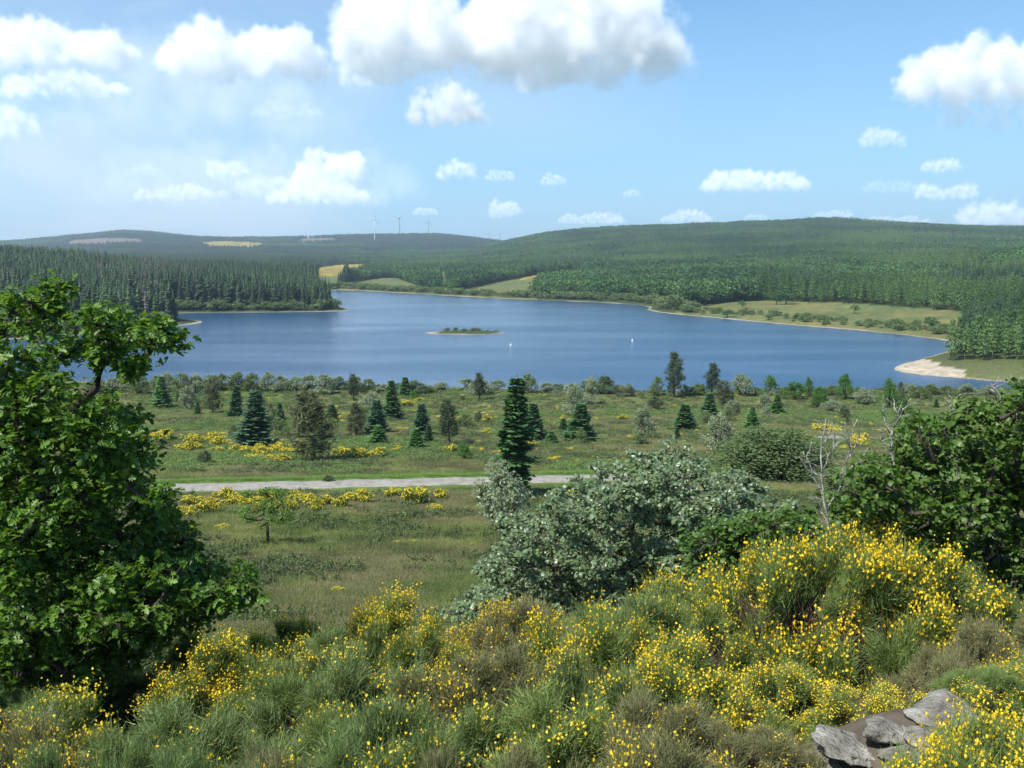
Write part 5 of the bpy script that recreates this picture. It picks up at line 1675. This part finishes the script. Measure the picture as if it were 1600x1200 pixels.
for kd, ms in cover.items():
    s = np.where(kind_q == kd)[0]
    if len(s) < 5:
        continue
    pr = []
    for v, me in enumerate(ms):
        i = s[v]; g = (1 + Yq[i] / 90)
        o = obj(me.name.split('.')[0], me, loc=(Xq[i], Yq[i], zq[i])); o.scale = (g, g, g)
        tag(o, names[kd][1], None, kind='stuff'); pr.append(o)
    s = s[len(ms):]
    g = (.8 + Yq[s] / 75) * r.uniform(.6, 1.35, len(s)); g = np.minimum(g, 2.4) * (.36 if kd == 'dots' else .8 if kd == 'fern' else .62 if kd == 'scrub' else 1)
    zs_ = g * (.6 if kd in ('verge', 'dots') else .85 if kd not in ('fern', 'scrub') else 1.5 if kd == 'scrub' else 1) * np.where(Yq[s] > 60, .7, 1)
    gn_scatter(names[kd][0], names[kd][1], pr, np.stack([Xq[s], Yq[s], zq[s]], 1), r.random(len(s)) * 6.28, np.stack([g, g, zs_], 1), r.integers(0, len(ms), len(s)))

# ------------------------------------------------------------------ clouds
m, n, l, out = mat('cloud_vapour')
pv = N_(n, 'ShaderNodeVolumePrincipled'); l.new(pv.outputs[0], out.inputs['Volume'])
pv.inputs['Color'].default_value = (.986, .987, .99, 1); pv.inputs['Density'].default_value = .009; pv.inputs['Anisotropy'].default_value = 0
M['cloud'] = m
m, n, l, out = mat('thin_cloud_vapour')
pv = N_(n, 'ShaderNodeVolumePrincipled'); l.new(pv.outputs[0], out.inputs['Volume'])
pv.inputs['Color'].default_value = (1, 1, 1, 1); pv.inputs['Density'].default_value = .0028; pv.inputs['Anisotropy'].default_value = 0
M['thin_cloud'] = m
m, n, l, out = mat('veil_vapour')
pv = N_(n, 'ShaderNodeVolumePrincipled'); l.new(pv.outputs[0], out.inputs['Volume'])
pv.inputs['Color'].default_value = (1, 1, 1, 1); pv.inputs['Density'].default_value = .0009; pv.inputs['Anisotropy'].default_value = 0
M['veil'] = m


def cloud(label, px, py, wpx, hpx, D, seed, soft=1.05, amp=1.25, thin=False, fill=1.0):
    W = wpx / FPX * D; H = hpx / FPX * D; c_ = at(px, py, D); Rr = H * .2
    cnt = int(70 * W / H)
    pad = Rr * 1.8; vox = H / 56
    lo_ = (-W / 2 - pad, -H * .6 - pad, -H / 2 - Rr * .8); hi_ = (W / 2 + pad, H * .6 + pad, H / 2 + pad)
    res = [int(min(360, (hi_[i] - lo_[i]) / vox)) for i in range(3)]
    g = bpy.data.node_groups.new('cloud_shape', 'GeometryNodeTree')
    g.interface.new_socket('Geometry', in_out='INPUT', socket_type='NodeSocketGeometry'); g.interface.new_socket('Geometry', in_out='OUTPUT', socket_type='NodeSocketGeometry')
    N, L = g.nodes, g.links

    def ma(op, a, b=None, c=None):
        x_ = N.new('ShaderNodeMath'); x_.operation = op
        for i, v in enumerate((a, b, c)):
            if v is None:
                continue
            if isinstance(v, (int, float)):
                x_.inputs[i].default_value = v
            else:
                L.new(v, x_.inputs[i])
        return x_.outputs[0]

    def rn(s):
        x_ = N.new('FunctionNodeRandomValue'); x_.inputs['Seed'].default_value = seed * 10 + s
        return [o_ for o_ in x_.outputs if o_.type == 'VALUE'][0]
    go = N.new('NodeGroupOutput')
    vc = N.new('GeometryNodeVolumeCube'); vc.inputs['Min'].default_value = lo_; vc.inputs['Max'].default_value = hi_
    for i, k_ in enumerate('XYZ'):
        vc.inputs['Resolution ' + k_].default_value = res[i]
    n1 = N.new('ShaderNodeTexNoise'); n1.noise_dimensions = '1D'; n1.inputs['Scale'].default_value = .8 * W / H
    ux = rn(1); xs_ = ma('MULTIPLY_ADD', ux, 2, -1)
    L.new(ma('ADD', ux, seed * 3.7), n1.inputs['W'])
    env = ma('MULTIPLY', ma('SQRT', ma('SUBTRACT', 1, ma('POWER', ma('ABSOLUTE', xs_), 3))), ma('MULTIPLY_ADD', n1.outputs[0], 2.1, -.45 + .3 * fill))
    env = ma('MINIMUM', ma('MAXIMUM', env, .05), 1)
    cb = N.new('ShaderNodeCombineXYZ')
    L.new(ma('MULTIPLY', xs_, W / 2), cb.inputs[0])
    L.new(ma('MULTIPLY', ma('MULTIPLY_ADD', rn(2), 2, -1), ma('MULTIPLY', env, H * .55)), cb.inputs[1])
    L.new(ma('MULTIPLY_ADD', ma('MULTIPLY', rn(3), env), H - 2 * Rr, -H / 2 + Rr), cb.inputs[2])
    pt = N.new('GeometryNodePoints'); pt.inputs['Count'].default_value = cnt; L.new(cb.outputs[0], pt.inputs['Position'])
    pr_ = N.new('GeometryNodeProximity'); pr_.target_element = 'POINTS'; L.new(pt.outputs[0], pr_.inputs[0])
    no = N.new('ShaderNodeTexNoise'); no.inputs['Scale'].default_value = 3.6 / H; no.inputs['Detail'].default_value = 8; no.inputs['Roughness'].default_value = .66
    f = ma('SUBTRACT', Rr * .85, pr_.outputs['Distance']); f = ma('ADD', f, ma('MULTIPLY_ADD', no.outputs[0], 3.2 * amp * Rr, -1.6 * amp * Rr)); f = ma('DIVIDE', f, soft * Rr)
    L.new(ma('MINIMUM', ma('MAXIMUM', f, 0), 1), vc.inputs['Density'])
    sm_ = N.new('GeometryNodeSetMaterial'); mt = M['veil'] if thin == 2 else M['thin_cloud'] if thin else M['cloud']; sm_.inputs['Material'].default_value = mt
    L.new(vc.outputs[0], sm_.inputs[0]); L.new(sm_.outputs[0], go.inputs[0])
    vo = bpy.data.volumes.new('cloud'); vo.materials.append(mt)
    o = obj('cloud', vo, loc=c_)
    md = o.modifiers.new('shape', 'NODES'); md.node_group = g
    tag(o, label, 'cloud')


for i, a in enumerate([
    ('biggest white cumulus, left half, at the top centre of the sky', 672, 38, 250, 165, 9000, .55),
    ('right half of the biggest cumulus, tallest, trailing a ragged edge', 905, 30, 270, 205, 9000, .55),
    ('broad thin white veil behind the lower left cloud bank', 400, 268, 500, 130, 15500, 1.8, .8, 2),
    ('pale veil of cloud spread between the upper left clouds', 230, 130, 520, 200, 13500, 2.0, .9, 2),
    ('ragged wisp off the right side of the biggest cumulus', 1040, 80, 80, 46, 9000, .9, 1.5, True),
    ('broad cumulus left of the biggest one', 378, 72, 225, 112, 9600, .55),
    ('small puff under the right end of the broad left cumulus', 556, 122, 46, 34, 9600),
    ('soft bulky cumulus at the top left corner', 75, 68, 240, 92, 9800, .6),
    ('flat grey-based cloud beneath the bulky one at far left', 100, 130, 190, 52, 10400, .8),
    ('round white cloud cut by the left edge', 5, 190, 88, 62, 9500),
    ('compact ragged cumulus below the biggest one', 697, 162, 104, 74, 8000, .8, 1.3),
    ('faint flat cloud left of the compact ragged one', 447, 170, 104, 34, 11000, 1.0, 1.1, True),
    ('billowing cumulus in the lower left cloud bank', 515, 262, 100, 70, 13000, .55),
    ('low row of puffs under the lower left cloud bank', 495, 300, 150, 46, 12500, .7, 1.3),
    ('wide billow between blocky puff and low row in the lower left bank', 432, 288, 120, 48, 13600, 1.2, 1.3),
    ('soft mound at the right foot of the lower left bank', 560, 305, 90, 44, 14000, 1.3, 1.2, True),
    ('blocky puff in the middle of the lower left bank', 357, 258, 58, 46, 13000),
    ('long flat puff row at left of the lower bank', 290, 300, 160, 34, 13000, .9, 1.2),
    ('small faint puff above the left end of the lower bank', 228, 265, 56, 26, 13000, 1, 1.2, True),
    ('small puff right of the lower left bank', 713, 262, 54, 40, 12000),
    ('tiny flat puff right of centre-left', 781, 273, 42, 22, 12000),
    ('tiny puff above the right hill start', 865, 279, 36, 24, 12000),
    ('tiniest round puff over the middle of the sky', 987, 301, 24, 16, 12500),
    ('upright faint puff low over the saddle', 790, 322, 42, 40, 14000, .9, 1.2),
    ('faint low puff over the turbines', 664, 330, 38, 16, 14500, .9, 1.2),
    ('low flat puff row over the left of the right hill', 925, 340, 100, 24, 15000, .9, 1.2),
    ('low flat puff row right of the previous over the hill', 1072, 337, 74, 26, 15000, .9, 1.2),
    ('longish white cloud alone in the blue at right centre', 1180, 281, 158, 44, 11500, .6, 1.2),
    ('large bright cumulus at the right edge', 1540, 112, 240, 112, 8500, .55),
    ('grey lower body of the right edge cumulus', 1570, 170, 190, 80, 8800, 1.0, 1.0, True),
    ('small cloud left below the bright right cumulus', 1380, 213, 64, 38, 9500),
    ('slanting ragged cloud low at right', 1478, 297, 88, 34, 12000, .9, 1.2),
    ('small ragged puff above the slanting one', 1470, 258, 56, 26, 12000, .9, 1.2),
    ('thin wisp left of the slanting ragged cloud', 1395, 290, 90, 26, 12500, 1, 1.3, True),
    ('bright cumulus just above the hill at right edge', 1552, 333, 104, 50, 13500),
    ('low puff peeping over the top of the right hill', 1302, 333, 56, 16, 15000, .9, 1.2),
    ('low long faint puff right of the hill top', 1400, 343, 110, 16, 15500, .9, 1.2),
    ('tiny puff on the hill line left of its top', 1180, 338, 36, 12, 15500, .9, 1.2)]):
    cloud(*a[:6], i + 3, *a[6:])

# ------------------------------------------------------------------ haze
if True:
    m, n, l, out = mat('thin_haze')
    pv = N_(n, 'ShaderNodeVolumePrincipled'); l.new(pv.outputs[0], out.inputs['Volume'])
    pv.inputs['Color'].default_value = (.68, .84, 1, 1); pv.inputs['Density'].default_value = 1.15e-4; pv.inputs['Anisotropy'].default_value = .2
    V, F = box(-7800, 7800, -600, 7900, -6, 196)
    hz_ = obj('haze', mesh('haze', V, F, m)); tag(hz_, 'thin blue summer haze over the lake and hills', None, kind='stuff')
